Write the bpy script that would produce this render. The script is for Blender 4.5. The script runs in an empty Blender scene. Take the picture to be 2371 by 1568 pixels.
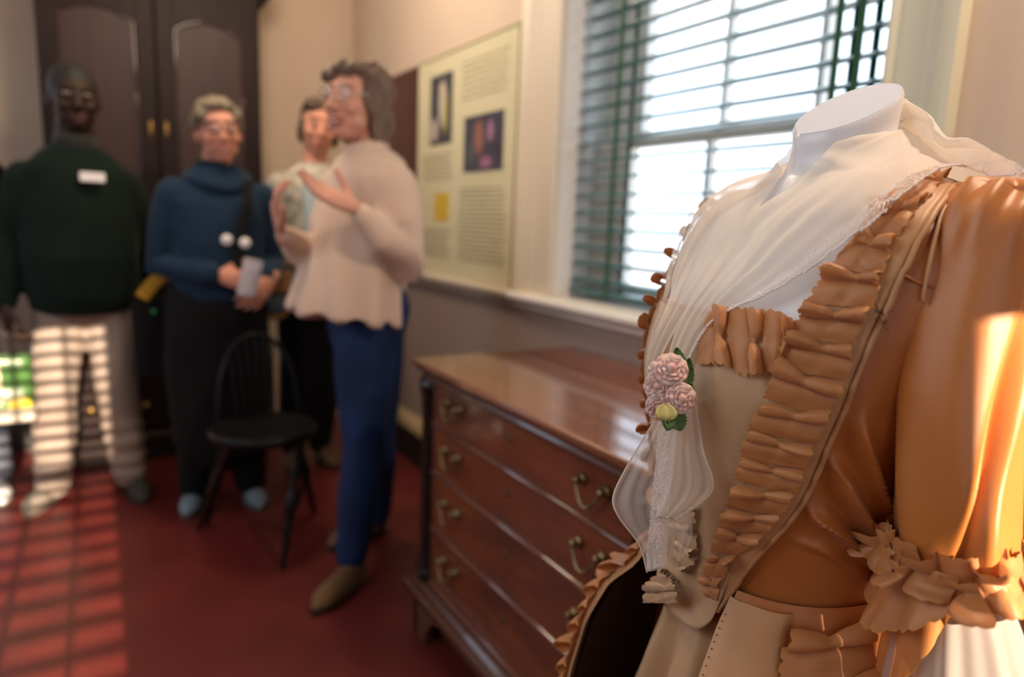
import bpy, bmesh, math, random, os
from math import sin, cos, pi, radians, sqrt, atan2
from mathutils import Vector, Matrix, noise
from mathutils.bvhtree import BVHTree
random.seed(7)
V = Vector
scene = bpy.context.scene
COL = scene.collection

# ---------------------------------------------------------------- camera
FPX, EYE = 1581.0, V((0, 0, 1.2))
_y, _p, _r = radians(31.5), radians(9.7), radians(2.3)
CF = V((sin(_y) * cos(_p), cos(_y) * cos(_p), -sin(_p)))
_rt = V((cos(_y), -sin(_y), 0)); _up = _rt.cross(CF)
CR = cos(_r) * _rt + sin(_r) * _up
CU = -sin(_r) * _rt + cos(_r) * _up
cam = bpy.data.cameras.new('camera'); camo = bpy.data.objects.new('camera', cam); COL.objects.link(camo)
cam.sensor_width = 36; cam.lens = 24.0; cam.clip_start = 0.02
M = Matrix((CR, CU, -CF)).transposed().to_4x4(); M.translation = EYE
camo.matrix_world = M
cam.dof.use_dof = True; cam.dof.focus_distance = 0.665; cam.dof.aperture_fstop = 2.3
scene.camera = camo

# ---------------------------------------------------------------- sky, sun, exposure
w = bpy.data.worlds.new('sky'); scene.world = w; w.use_nodes = True
bg = w.node_tree.nodes['Background']; bg.inputs[0].default_value = (0.68, 0.83, 1.0, 1); bg.inputs[1].default_value = 2.5
TAN_SUN = 0.326
sl = bpy.data.lights.new('sun', 'SUN'); sl.energy = 13; sl.angle = radians(0.35); sl.color = (1.0, 0.76, 0.54)
so = bpy.data.objects.new('sun', sl); COL.objects.link(so)
so.rotation_euler = V((0.0, 1, -TAN_SUN)).to_track_quat('-Z', 'Y').to_euler()
def portal(loc, size, direction, name='sky_portal'):
    l = bpy.data.lights.new(name, 'AREA'); l.shape = 'RECTANGLE'; l.size, l.size_y = size; l.cycles.is_portal = True
    o = bpy.data.objects.new(name, l); COL.objects.link(o); o.location = loc
    o.rotation_euler = V(direction).to_track_quat('-Z', 'Z').to_euler()
portal((1.56, 1.33, 1.7), (1.2, 1.6), (-1, 0, 0))
portal((-.45, -1.36, 1.6), (1.1, 1.4), (0, 1, 0))
portal((.625, -1.36, 1.2), (.2, 1.0), (0, 1, 0))
portal((-2.56, 2.6, 1.6), (1.1, 1.5), (1, 0, 0))
portal((-1.25, 3.97 + .16, 1.55), (1.0, 1.3), (0, -1, 0))
vs = scene.view_settings
vs.view_transform = 'Standard'; vs.look = 'None'; vs.gamma = 1; vs.use_curve_mapping = False; vs.exposure = 0.42
cy = scene.cycles
cy.max_bounces = 8; cy.diffuse_bounces = 5; cy.transparent_max_bounces = 16; cy.caustics_reflective = False; cy.caustics_refractive = False
cy.sample_clamp_indirect = 4.0
cy.use_denoising = True

# ---------------------------------------------------------------- pixel -> point of the place
def ray(x, y): return CF + CR * ((x - 1185.5) / FPX) - CU * ((y - 784) / FPX)
def onx(x, y, X): d = ray(x, y); return EYE + d * (X / d.x)
def ony(x, y, Y): d = ray(x, y); return EYE + d * (Y / d.y)
def onz(x, y, Z=0.0): d = ray(x, y); return EYE + d * ((Z - EYE.z) / d.z)
def dep(x, y, D): return EYE + ray(x, y) * D
def px(P):
    d = V(P) - EYE; a = d.dot(CF); return (1185.5 + FPX * d.dot(CR) / a, 784 - FPX * d.dot(CU) / a, a)

# ---------------------------------------------------------------- materials
MATS = {}
def mat(name, col, rough=.6, metal=0., bump=0., bscale=60., var=0., vscale=6., sheen=0., coat=0., spec=.5, sss=0., transl=0., stretch=None, col2=None, noisedet=4, aniso=0.):
    if name in MATS: return MATS[name]
    m = bpy.data.materials.new(name); m.use_nodes = True; MATS[name] = m
    nt = m.node_tree; N = nt.nodes; Lk = nt.links; b = N['Principled BSDF']
    b.inputs['Base Color'].default_value = (*col, 1); b.inputs['Roughness'].default_value = rough
    b.inputs['Metallic'].default_value = metal; b.inputs['Specular IOR Level'].default_value = spec
    b.inputs['Sheen Weight'].default_value = sheen; b.inputs['Coat Weight'].default_value = coat
    b.inputs['Sheen Roughness'].default_value = .4
    b.inputs['Anisotropic'].default_value = aniso
    if sss: b.inputs['Subsurface Weight'].default_value = sss; b.inputs['Subsurface Scale'].default_value = .01
    tc = N.new('ShaderNodeTexCoord'); mp = N.new('ShaderNodeMapping'); Lk.new(tc.outputs['Object'], mp.inputs[0])
    if stretch: mp.inputs['Scale'].default_value = stretch
    if var or col2:
        n = N.new('ShaderNodeTexNoise'); n.inputs['Scale'].default_value = vscale; n.inputs['Detail'].default_value = noisedet
        Lk.new(mp.outputs[0], n.inputs[0])
        r = N.new('ShaderNodeMix'); r.data_type = 'RGBA'
        a = [c * (1 - var) for c in col]; c2 = col2 or [min(1, c * (1 + var)) for c in col]
        if col2: a = col
        r.inputs[6].default_value = (*a, 1); r.inputs[7].default_value = (*c2, 1)
        mr = N.new('ShaderNodeMapRange'); mr.inputs[1].default_value = .3; mr.inputs[2].default_value = .7
        Lk.new(n.outputs['Fac'], mr.inputs[0]); Lk.new(mr.outputs[0], r.inputs[0]); Lk.new(r.outputs[2], b.inputs['Base Color'])
    if bump:
        n2 = N.new('ShaderNodeTexNoise'); n2.inputs['Scale'].default_value = bscale; n2.inputs['Detail'].default_value = 3
        Lk.new(mp.outputs[0], n2.inputs[0])
        bp = N.new('ShaderNodeBump'); bp.inputs['Strength'].default_value = bump; bp.inputs['Distance'].default_value = .002
        Lk.new(n2.outputs['Fac'], bp.inputs['Height']); Lk.new(bp.outputs[0], b.inputs['Normal'])
    if transl:
        out = N['Material Output']; t = N.new('ShaderNodeBsdfTranslucent'); t.inputs[0].default_value = (*col, 1)
        mx = N.new('ShaderNodeMixShader'); mx.inputs[0].default_value = transl
        Lk.new(b.outputs[0], mx.inputs[1]); Lk.new(t.outputs[0], mx.inputs[2]); Lk.new(mx.outputs[0], out.inputs[0])
    return m

def glass_mat(name='window_glass', tint=(1, 1, 1)):
    if name in MATS: return MATS[name]
    m = bpy.data.materials.new(name); m.use_nodes = True; MATS[name] = m
    N = m.node_tree.nodes; Lk = m.node_tree.links; N.remove(N['Principled BSDF'])
    t = N.new('ShaderNodeBsdfTransparent'); t.inputs[0].default_value = (*tint, 1)
    g = N.new('ShaderNodeBsdfGlossy'); g.inputs['Roughness'].default_value = .02
    mx = N.new('ShaderNodeMixShader'); mx.inputs[0].default_value = .03
    Lk.new(t.outputs[0], mx.inputs[1]); Lk.new(g.outputs[0], mx.inputs[2]); Lk.new(mx.outputs[0], N['Material Output'].inputs[0])
    return m

# ---------------------------------------------------------------- object helpers
def link(name, me, m=None, parent=None, smooth=False, bevel=0., shade_auto=False):
    o = bpy.data.objects.new(name, me); COL.objects.link(o)
    if m is not None and not me.materials:
        for k in (m if isinstance(m, (list, tuple)) else [m]): me.materials.append(k)
    if smooth: me.polygons.foreach_set('use_smooth', [True] * len(me.polygons))
    if parent is not None: o.parent = parent
    if bevel:
        bv = o.modifiers.new('bevel', 'BEVEL'); bv.width = bevel; bv.segments = 2; bv.limit_method = 'ANGLE'
    return o
def tag(o, label=None, cat=None, group=None, kind=None):
    if label: o['label'] = label
    if cat: o['category'] = cat
    if group: o['group'] = group
    if kind: o['kind'] = kind
    return o
def empty(name, loc, label, cat, group=None, rz=0.):
    o = bpy.data.objects.new(name, None); COL.objects.link(o); o.location = loc; o.rotation_euler.z = rz; o.empty_display_size = .05
    return tag(o, label, cat, group)
def mesh_from(verts, faces, name='m'):
    me = bpy.data.meshes.new(name); me.from_pydata([tuple(v) for v in verts], [], faces); me.update(); return me
class MB:
    """collects shapes into one mesh"""
    def __init__(s): s.v = []; s.f = []
    def add(s, vs, fs):
        n = len(s.v); s.v += [V(v) for v in vs]; s.f += [tuple(i + n for i in f) for f in fs]; return s
    def box(s, lo, hi, mtx=None):
        x0, y0, z0 = lo; x1, y1, z1 = hi
        if x0 > x1: x0, x1 = x1, x0
        if y0 > y1: y0, y1 = y1, y0
        if z0 > z1: z0, z1 = z1, z0
        vs = [V(c) for c in ((x0, y0, z0), (x1, y0, z0), (x1, y1, z0), (x0, y1, z0), (x0, y0, z1), (x1, y0, z1), (x1, y1, z1), (x0, y1, z1))]
        if mtx: vs = [mtx @ v for v in vs]
        return s.add(vs, [(0, 3, 2, 1), (4, 5, 6, 7), (0, 1, 5, 4), (1, 2, 6, 5), (2, 3, 7, 6), (3, 0, 4, 7)])
    def tube(s, pts, rad, n=12, caps=True, up=None, round_ends=True):
        """pts polyline; rad = list of r or (rx, ry)"""
        pts = [V(p) for p in pts]; m = len(pts)
        if not isinstance(rad, (list, tuple)): rad = [rad] * m
        rad = [(r, r) if not isinstance(r, (list, tuple)) else r for r in rad]
        P, Rr, T = [], [], []
        tang = []
        for i in range(m):
            a = pts[max(0, i - 1)]; b = pts[min(m - 1, i + 1)]; tang.append((b - a).normalized())
        if round_ends:
            for k in (3, 2, 1):
                a = pi / 2 * k / 3.4
                P.append(pts[0] - tang[0] * (sin(a) * min(rad[0]))); Rr.append((rad[0][0] * cos(a), rad[0][1] * cos(a))); T.append(tang[0])
        P += pts; Rr += rad; T += tang
        if round_ends:
            for k in (1, 2, 3):
                a = pi / 2 * k / 3.4
                P.append(pts[-1] + tang[-1] * (sin(a) * min(rad[-1]))); Rr.append((rad[-1][0] * cos(a), rad[-1][1] * cos(a))); T.append(tang[-1])
        u = V(up) if up is not None else (V((1, 0, 0)) if abs(T[0].x) < .9 else V((0, 1, 0)))
        n0 = len(s.v)
        for p, r, t in zip(P, Rr, T):
            u = (u - t * u.dot(t)).normalized(); w_ = t.cross(u)
            for k in range(n):
                a = 2 * pi * k / n; s.v.append(p + u * (cos(a) * r[0]) + w_ * (sin(a) * r[1]))
        q = len(P)
        for i in range(q - 1):
            for k in range(n):
                a = n0 + i * n + k; b = n0 + i * n + (k + 1) % n
                s.f.append((a, b, b + n, a + n))
        if caps:
            s.f.append(tuple(n0 + k for k in reversed(range(n)))); s.f.append(tuple(n0 + (q - 1) * n + k for k in range(n)))
        return s
    def ell(s, c, r, n=16, m=10, mtx=None):
        c = V(c); n0 = len(s.v)
        for j in range(1, m):
            th = pi * j / m
            for k in range(n):
                a = 2 * pi * k / n; v = V((r[0] * sin(th) * cos(a), r[1] * sin(th) * sin(a), r[2] * cos(th)))
                s.v.append(c + (mtx @ v if mtx else v))
        t = V((0, 0, r[2])); s.v.append(c + (mtx @ t if mtx else t)); s.v.append(c - (mtx @ t if mtx else t))
        for j in range(m - 2):
            for k in range(n):
                a = n0 + j * n + k; b = n0 + j * n + (k + 1) % n; s.f.append((a, a + n, b + n, b))
        T = n0 + (m - 1) * n
        for k in range(n):
            s.f.append((T, n0 + k, n0 + (k + 1) % n)); s.f.append((T + 1, n0 + (m - 2) * n + (k + 1) % n, n0 + (m - 2) * n + k))
        return s
    def lathe(s, prof, c=(0, 0, 0), n=16, mtx=None):
        """prof: (r, z) list about z axis"""
        c = V(c); n0 = len(s.v)
        for r, z in prof:
            for k in range(n):
                a = 2 * pi * k / n; v = V((r * cos(a), r * sin(a), z)); s.v.append(c + (mtx @ v if mtx else v))
        for i in range(len(prof) - 1):
            for k in range(n):
                a = n0 + i * n + k; b = n0 + i * n + (k + 1) % n; s.f.append((a, b, b + n, a + n))
        s.f.append(tuple(n0 + k for k in reversed(range(n)))); s.f.append(tuple(n0 + (len(prof) - 1) * n + k for k in range(n)))
        return s
    def prism(s, poly, a, b, axis='y'):
        """poly of 2D points extruded from a to b along axis"""
        n = len(poly); n0 = len(s.v)
        def P(p, t): return V((p[0], t, p[1])) if axis == 'y' else V((t, p[0], p[1])) if axis == 'x' else V((p[0], p[1], t))
        for t in (a, b):
            for p in poly: s.v.append(P(p, t))
        for k in range(n): s.f.append((n0 + k, n0 + (k + 1) % n, n0 + n + (k + 1) % n, n0 + n + k))
        s.f.append(tuple(n0 + k for k in reversed(range(n)))); s.f.append(tuple(n0 + n + k for k in range(n)))
        return s
    def grid(s, fn, nu, nv, closeu=False):
        n0 = len(s.v)
        for i in range(nu):
            for j in range(nv): s.v.append(V(fn(i / (nu if closeu else nu - 1), j / (nv - 1))))
        for i in range(nu if closeu else nu - 1):
            for j in range(nv - 1):
                a = n0 + i * nv + j; b = n0 + ((i + 1) % nu) * nv + j; s.f.append((a, b, b + 1, a + 1))
        return s
    def build(s, name, m, parent=None, smooth=False, bevel=0., origin=None):
        if origin is not None: o_ = V(origin); vs = [v - o_ for v in s.v]
        else: vs = s.v
        me = mesh_from(vs, s.f, name)
        bm = bmesh.new(); bm.from_mesh(me); bmesh.ops.recalc_face_normals(bm, faces=bm.faces); bm.to_mesh(me); bm.free()
        o = link(name, me, m, parent, smooth, bevel)
        if origin is not None: o.location = origin
        return o
def bake(o):
    """apply the object's modifiers"""
    dg = bpy.context.evaluated_depsgraph_get(); dg.update()
    me = bpy.data.meshes.new_from_object(o.evaluated_get(dg)); o.modifiers.clear(); o.data = me
    me.polygons.foreach_set('use_smooth', [True] * len(me.polygons)); return o
def blob(mb, name, m, parent, voxel=.006, smooth=6, disp=None, fac=.5, dec=0.):
    o = mb.build(name, m, None, True)
    r = o.modifiers.new('r', 'REMESH'); r.mode = 'VOXEL'; r.voxel_size = voxel; r.use_smooth_shade = True
    if smooth: sm = o.modifiers.new('s', 'SMOOTH'); sm.iterations = smooth; sm.factor = fac
    if dec: d = o.modifiers.new('d', 'DECIMATE'); d.ratio = dec
    bake(o)
    if disp:
        cs = [(v.co.copy(), v.normal.copy()) for v in o.data.vertices]
        for v, (c_, n_) in zip(o.data.vertices, cs): v.co = disp(c_, n_)
        o.data.update()
    o.parent = parent
    if not o.data.materials:
        for k in (m if isinstance(m, (list, tuple)) else [m]): o.data.materials.append(k)
    return o
def solid(o, t, off=0.):
    s = o.modifiers.new('t', 'SOLIDIFY'); s.thickness = t; s.offset = off; return o

# ================================================================ THE ROOM
WX, BY, LX, RY, CZ = 1.3, 3.97, -2.4, -1.2, 2.75
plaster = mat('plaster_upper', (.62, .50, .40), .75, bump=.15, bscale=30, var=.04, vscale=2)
plaster_low = mat('plaster_lower_shaded', (.34, .255, .225), .7, bump=.15, bscale=30, var=.05, vscale=2)  # darker below the rail: shade put into the plaster colour
trimw = mat('cream_paint', (.72, .64, .52), .45, bump=.05, bscale=20)
trimcool = mat('white_paint', (.80, .79, .76), .5, bump=.05, bscale=20)
ceilm = mat('ceiling_paint', (.78, .74, .66), .8)
floorm = mat('red_floor_paint', (.115, .017, .015), .38, bump=.25, bscale=14, var=.22, vscale=3.5, stretch=(1, 1, 1))
blackp = mat('black_paint', (.012, .010, .009), .5)
def struct(mb, name, m, bevel=0.): return tag(mb.build(name, m, None, False, bevel), kind='structure')
struct(MB().box((LX - .2, RY - .2, -.1), (WX + .2, BY + .2, 0)), 'floor', floorm)
struct(MB().box((LX - .2, RY - .2, CZ), (WX + .2, BY + .2, CZ + .1)), 'ceiling', ceilm)

RAIL = .955
# window wall with its opening
OY0, OY1, OZ0, OZ1 = .80, 1.868, .955, 2.45
wr = MB().box((WX, OY1, RAIL), (WX + .24, BY, CZ)).box((WX, RY - .2, RAIL), (WX + .24, OY0, CZ)).box((WX, OY0, OZ1), (WX + .24, OY1, CZ))
struct(wr, 'wall_right', plaster)
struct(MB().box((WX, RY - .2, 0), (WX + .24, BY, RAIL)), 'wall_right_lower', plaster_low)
# left wall with a window, rear wall with two, one a slot shaped for the sun strip
def holed(name, axis, c0, c1, span, holes, m):
    mb = MB(); a0 = span[0]
    for (h0, h1, z0, z1) in sorted(holes):
        seg = [((a0, h0), (0, CZ)), ((h0, h1), (0, z0)), ((h0, h1), (z1, CZ))]
        for (p, q), (za, zb) in seg:
            if axis == 'x': mb.box((c0, p, za), (c1, q, zb))
            else: mb.box((p, c0, za), (q, c1, zb))
        a0 = h1
    if axis == 'x': mb.box((c0, a0, 0), (c1, span[1], CZ))
    else: mb.box((a0, c0, 0), (span[1], c1, CZ))
    return struct(mb, name, m)
HEAD = 2.2
holed('wall_rear', 'y', RY - .14, RY, (LX - .2, WX), [(-1.0, .04, .95, HEAD), (.572, .655, .8, 1.66)], plaster)
holed('wall_left', 'x', LX - .14, LX, (RY, BY), [(2.05, 3.15, .9, 2.3)], plaster)
holed('wall_back', 'y', BY, BY + .2, (LX - .2, WX + .2), [(-1.75, -.75, .9, 2.2)], plaster)
wb = tag(bpy.data.objects.new('window_5', None), kind='structure'); COL.objects.link(wb)  # unseen window, added for cool rim light and reflections on the chest
# ground outside
struct(MB().box((-40, -40, -1.0), (40, 40, -.9)), 'ground_outside', mat('gravel', (.55, .53, .50), .9, var=.15, vscale=3))

# skirting, chair rail
def moulding(name, prof, a, b, axis, m, flip=1, c=0.):
    """prof (out, z) run along an axis; out is measured from plane c inward"""
    mb = MB()
    if axis == 'y': mb.prism([(c + flip * o_, z) for o_, z in prof], a, b, 'y')
    else: mb.prism([(c + flip * o_, z) for o_, z in prof], a, b, 'x')
    return struct(mb, name, m)
railp = [(0, -.055), (.012, -.05), (.018, -.035), (.030, -.028), (.042, -.022), (.046, -.010), (.044, 0.0), (0, .004)]
rp = [(o_, z + RAIL) for o_, z in railp]
moulding('trim_1', rp, OY1 + .10, BY, 'y', trimw, -1, WX)
moulding('trim_2', rp, RY, OY0 - .16, 'y', trimw, -1, WX)
capp = [(0, .165), (.020, .165), (.022, .20), (.014, .225), (.008, .24), (0, .242)]
moulding('trim_3', capp, RY, BY, 'y', mat('cream_skirting', (.62, .47, .25), .45), -1, WX)
struct(MB().box((WX - .016, RY, 0), (WX, BY, .165)), 'baseboard_right', blackp)
struct(MB().box((LX, BY - .016, 0), (-.25, BY, .165)), 'baseboard_back', blackp)
moulding('trim_4', [(0, .165), (.020, .165), (.014, .225), (0, .242)], LX, -.25, 'x', MATS['cream_skirting'], -1, BY)

# ---- window_1: casing, jambs, stool, sashes, glass
win = tag(bpy.data.objects.new('window_1', None), kind='structure'); COL.objects.link(win)
cas = MB()
def casing_leg(mb, y_in, y_out):
    s_ = 1 if y_out > y_in else -1; wd = abs(y_out - y_in)
    prof = [(0, 0), (.018, .0), (.022, .008), (.018, .014), (.014, .018), (.014, wd * .55), (.022, wd * .62), (.020, wd * .72), (.030, wd * .80), (.036, wd * .9), (.036, wd), (0, wd)]
    mb.prism([(WX - o_, y_in + s_ * t) for o_, t in prof], RAIL, OZ1 + .15, 'z')
casing_leg(cas, OY1, OY1 + .215); cas.build('casing', trimw, win)
cas = MB(); casing_leg(cas, OY0, OY0 - .135); cas.build('casing', mat('casing_paint_shaded', (.62, .62, .50), .45), win)  # cream paint with this leg's shade put into its colour
MB().box((WX - .03, OY0 - .13, OZ1), (WX, OY1 + .21, OZ1 + .16)).build('casing', trimw, win, bevel=.006)
MB().box((WX + .001, OY1 - .004, OZ0), (WX + .238, OY1 + .02, OZ1)).build('jamb', trimcool, win)
MB().box((WX + .001, OY0 - .02, OZ0), (WX + .238, OY0 + .004, OZ1)).build('jamb', trimcool, win)
MB().box((WX, OY0, OZ1), (WX + .24, OY1, OZ1 + .02)).build('jamb', trimcool, win)
MB().prism([(WX - .045, .955), (WX - .052, .948), (WX - .052, .935), (WX - .04, .925), (WX - .02, .915), (WX - .016, .90), (WX, .90), (WX + .24, .90), (WX + .24, .953), (WX, .957)], OY0 - .15, OY1 + .225, 'y').build('window_sill', trimcool, win, bevel=.003)
def sash(x, z0, z1, stile0, stile1, rail_b, rail_t, m, nm='sash'):
    o = MB().box((x, OY0, z0), (x + .04, OY0 + stile0, z1)).box((x, OY1 - stile1, z0), (x + .04, OY1, z1)) \
        .box((x, OY0 + stile0, z0), (x + .04, OY1 - stile1, z0 + rail_b)).box((x, OY0 + stile0, z1 - rail_t), (x + .04, OY1 - stile1, z1)).build(nm, m, win, bevel=.004)
    a, b = OY0 + stile0, OY1 - stile1
    ys = [a, 1.09, 1.385, b]
    for y in ys[1:-1]: MB().box((x + .008, y - .009, z0 + rail_b), (x + .034, y + .009, z1 - rail_t)).build('muntin', m, o)
    zm = (z0 + z1) / 2 if z1 > 2 else None
    if zm: MB().box((x + .008, a, zm - .009), (x + .034, b, zm + .009)).build('muntin', m, o)
    for k in range(3):
        MB().box((x + .02, ys[k], z0 + rail_b), (x + .023, ys[k + 1], z1 - rail_t)).build('pane', glass_mat(), o)
sashm = mat('sash_paint', (.82, .79, .74), .5)
sash(WX + .15, .955, 1.485, .05, .165, .05, .045, sashm)
sash(WX + .19, 1.45, OZ1, .05, .165, .045, .05, sashm)

# ---- venetian blind in the window
def blind(name, label, group, x, y0, y1, z0, z1, axis, pitch, tapes, slatm, tapem, cheap=False, wid=.05, tilt=.10):
    """slats run along y (axis 'y') at depth x, or along x at depth y"""
    r = empty(name, (x, (y0 + y1) / 2, z0) if axis == 'y' else ((y0 + y1) / 2, x, z0), label, 'blind', group)
    L = (y1 - y0) / 2
    def P(d, a, z): return (d, a, z) if axis == 'y' else (a, d, z)
    n = int((z1 - z0 - .05) / pitch)
    me = None
    for i in range(n):
        z = .045 + i * pitch
        if me is None:
            mb = MB(); prof = []
            k = 5
            for j in range(k + 1):
                t = -1 + 2 * j / k; prof.append((t * wid / 2, .0065 * (1 - t * t) + tilt * t * wid / 2 + .0016))
            for j in range(k, -1, -1):
                t = -1 + 2 * j / k; prof.append((t * wid / 2, .0065 * (1 - t * t) + tilt * t * wid / 2 - .0016))
            if axis == 'y': mb.prism(prof, -L, L, 'y')
            else: mb.prism(prof, -L, L, 'x')
            o = mb.build('slat', slatm, r, True); me = o.data
            me.polygons.foreach_set('use_smooth', [False] * len(me.polygons))
        else:
            o = bpy.data.objects.new('slat', me); COL.objects.link(o); o.parent = r
        o.location.z = z
    MB().box(P(-.027, -L, 0), P(.027, L, .018)).build('bottom_rail', slatm, r, bevel=.003)
    MB().box(P(-.03, -L, z1 - z0 - .05), P(.03, L, z1 - z0)).build('head_rail', slatm, r, bevel=.003)
    for a in tapes:
        a -= (y0 + y1) / 2
        MB().box(P(-.030, a - .008, .0), P(-.028, a + .008, z1 - z0)).box(P(.028, a - .008, .0), P(.030, a + .008, z1 - z0)).build('ladder_tape', tapem, r)
        MB().tube([P(0, a + .02, .02), P(0, a + .02, z1 - z0 - .04)], .0012, 6).build('cord', tapem, r)
    return r
slatm = mat('green_slat', (.075, .17, .185), .28, coat=.3)
tapem = mat('green_tape', (.012, .085, .035), .8)
blind('venetian_blind', 'dark green venetian blind hanging in the bright window behind the gown', None, WX + .085, OY0 + .008, OY1 - .008, .975, 2.42, 'y', .0545, [.905, .955, 1.665], slatm, tapem)
for (x0, x1, z0, lb) in ((-1.0, .04, .95, 'wide'), (.572, .655, .8, 'narrow')):
    n = 2 if lb == 'wide' else 3
    wn = tag(bpy.data.objects.new('window_%d' % n, None), kind='structure'); COL.objects.link(wn)
    if lb == 'narrow': MB().box((x0, RY - .12, z0), (x0 + .006, RY - .08, 1.66)).box((x1 - .006, RY - .12, z0), (x1, RY - .08, 1.66)).build('sash', sashm, wn); continue  # unseen opening, shaped to throw one sun strip on the sleeve
    fr = MB().box((x0, RY - .12, z0), (x0 + .03, RY - .08, HEAD)).box((x1 - .03, RY - .12, z0), (x1, RY - .08, HEAD)).box((x0, RY - .12, z0), (x1, RY - .08, z0 + .05)).box((x0, RY - .12, HEAD - .04), (x1, RY - .08, HEAD))
    fr.build('sash', sashm, wn)
    if lb == 'wide':
        for x in (-.64, -.28): MB().box((x - .01, RY - .11, z0), (x + .01, RY - .09, HEAD)).build('muntin', sashm, wn)
        MB().box((x0, RY - .12, 1.55), (x1, RY - .08, 1.60)).build('meeting_rail', sashm, wn)
        blind('venetian_blind', 'green venetian blind in the sunny rear window, outside the view', None, RY - .04, x0 + .01, x1 - .01, z0 + .01, HEAD, 'x', .0545, [-.8, -.12], slatm, tapem)
MB().box((-1.75, BY + .08, .9), (-1.70, BY + .12, 2.2)).box((-.80, BY + .08, .9), (-.75, BY + .12, 2.2)).box((-1.70, BY + .08, 1.53), (-.80, BY + .12, 1.58)).box((-1.70, BY + .08, .9), (-.80, BY + .12, .95)).box((-1.70, BY + .08, 2.16), (-.80, BY + .12, 2.2)).build('sash', sashm, wb)
wn = tag(bpy.data.objects.new('window_4', None), kind='structure'); COL.objects.link(wn)
MB().box((LX - .12, 2.05, .9), (LX - .08, 2.1, 2.3)).box((LX - .12, 3.1, .9), (LX - .08, 3.15, 2.3)).box((LX - .12, 2.1, 1.56), (LX - .08, 3.1, 1.61)).box((LX - .12, 2.1, .9), (LX - .08, 3.1, .95)).box((LX - .12, 2.1, 2.26), (LX - .08, 3.1, 2.3)).build('sash', sashm, wn)


def emis(name, col, s):
    m = bpy.data.materials.new(name); m.use_nodes = True; N = m.node_tree.nodes; b = N['Principled BSDF']
    b.inputs['Base Color'].default_value = (*col, 1); b.inputs['Emission Color'].default_value = (*col, 1); b.inputs['Emission Strength'].default_value = s; return m
cl = empty('ceiling_lamp', (.45, 2.5, CZ), 'round warm ceiling lamp above the group', 'lamp')
MB().lathe([(.05, 0), (.06, -.02), (.012, -.03), (.012, -.12)], n=20).build('stem', mat('brass', (.55, .40, .16), .35, 1.), cl, True)
MB().lathe([(.02, -.12), (.13, -.15), (.17, -.19), (.14, -.235), (.05, -.26)], n=28).build('lamp_shade', emis('lamp_glow', (1, .68, .38), 5), cl, True)
pl = bpy.data.lights.new('lamp_light', 'POINT'); pl.energy = 24; pl.color = (1, .82, .62); pl.shadow_soft_size = .17
po = bpy.data.objects.new('lamp_light', pl); COL.objects.link(po); po.location = (.45, 2.5, CZ - .45)

al = bpy.data.lights.new('fill_light', 'AREA'); al.shape = 'DISK'; al.size = 1.3; al.energy = 12; al.color = (.93, .96, 1)  # unseen cool fill, added to brighten the gown's front
ao = bpy.data.objects.new('fill_light', al); COL.objects.link(ao); ao.location = (-1.5, .9, 2.25); ao.rotation_euler = (V((.7, .7, 1.0)) - V(ao.location)).to_track_quat('-Z', 'Y').to_euler()

kl = bpy.data.lights.new('warm_key', 'AREA'); kl.shape = 'RECTANGLE'; kl.size = .16; kl.size_y = .16; kl.energy = 17; kl.color = (1, .74, .52)  # unseen warm key, added to rake the pleats from above
ko = bpy.data.objects.new('warm_key', kl); COL.objects.link(ko); ko.location = (1.12, .10, 2.5); ko.rotation_euler = (V((.6, .4, 1.1)) - V(ko.location)).to_track_quat('-Z', 'Y').to_euler()

# ================================================================ FURNITURE
mahog = mat('dark_mahogany', (.014, .006, .006), .55, coat=0, spec=.22, var=.3, vscale=5, stretch=(6, 6, .8), bump=.05, bscale=20)
mahogp = mat('mahogany_panel', (.042, .021, .020), .5, coat=0, spec=.3, var=.2, vscale=4, stretch=(5, 5, .7))
brass = MATS['brass']
# ---- linen press against the back wall
cab = empty('linen_press', (.28, BY - .02, 0), 'tall dark mahogany cupboard with two arched panel doors behind the group', 'cupboard')
def cbuild(mb, nm, m, par=None, **k):
    o = mb.build(nm, m, par or cab, **k)
    if par is None: o.data.transform(Matrix.Translation((-.28, -(BY - .02), 0)))
    else: o.data.transform(Matrix.Translation((-.28, -(BY - .02), 0)))
    return o
X0, X1, YF, YB, XM = -.166, .727, 3.60, BY - .02, .277
cbuild(MB().box((X0 + .0, YF + .03, .12), (X1, YB, 2.2)), 'carcass', mahog, bevel=.004)
cbuild(MB().prism([(YF - .025, 0), (YB, 0), (YB, .135), (YF - .005, .135), (YF - .022, .12)], X0 - .02, X1 + .02, 'x'), 'plinth', mahog, bevel=.003)
cbuild(MB().prism([(YB, 2.2), (YF + .02, 2.2), (YF + .01, 2.22), (YF - .02, 2.24), (YF - .03, 2.29), (YF - .07, 2.32), (YF - .08, 2.36), (YB, 2.36)], X0 - .04, X1 + .05, 'x'), 'cornice', mahog, bevel=.003)
cbuild(MB().box((X0 - .012, YF - .005, .82), (X1 + .012, YB, .86)), 'waist_moulding', mahog, bevel=.008)
def arch_panel(x0, x1, z0, z1, rise, y, t, m, nm, par):
    pts = [(x0, z0), (x1, z0)]; n = 14
    for k in range(n + 1):
        u = k / n; x = x1 + (x0 - x1) * u; pts.append((x, z1 - rise + rise * sin(pi * u) ** .8 if 0 < u < 1 else z1 - rise))
    return cbuild(MB().prism(pts, y, y + t, 'y'), nm, m, par)
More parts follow.
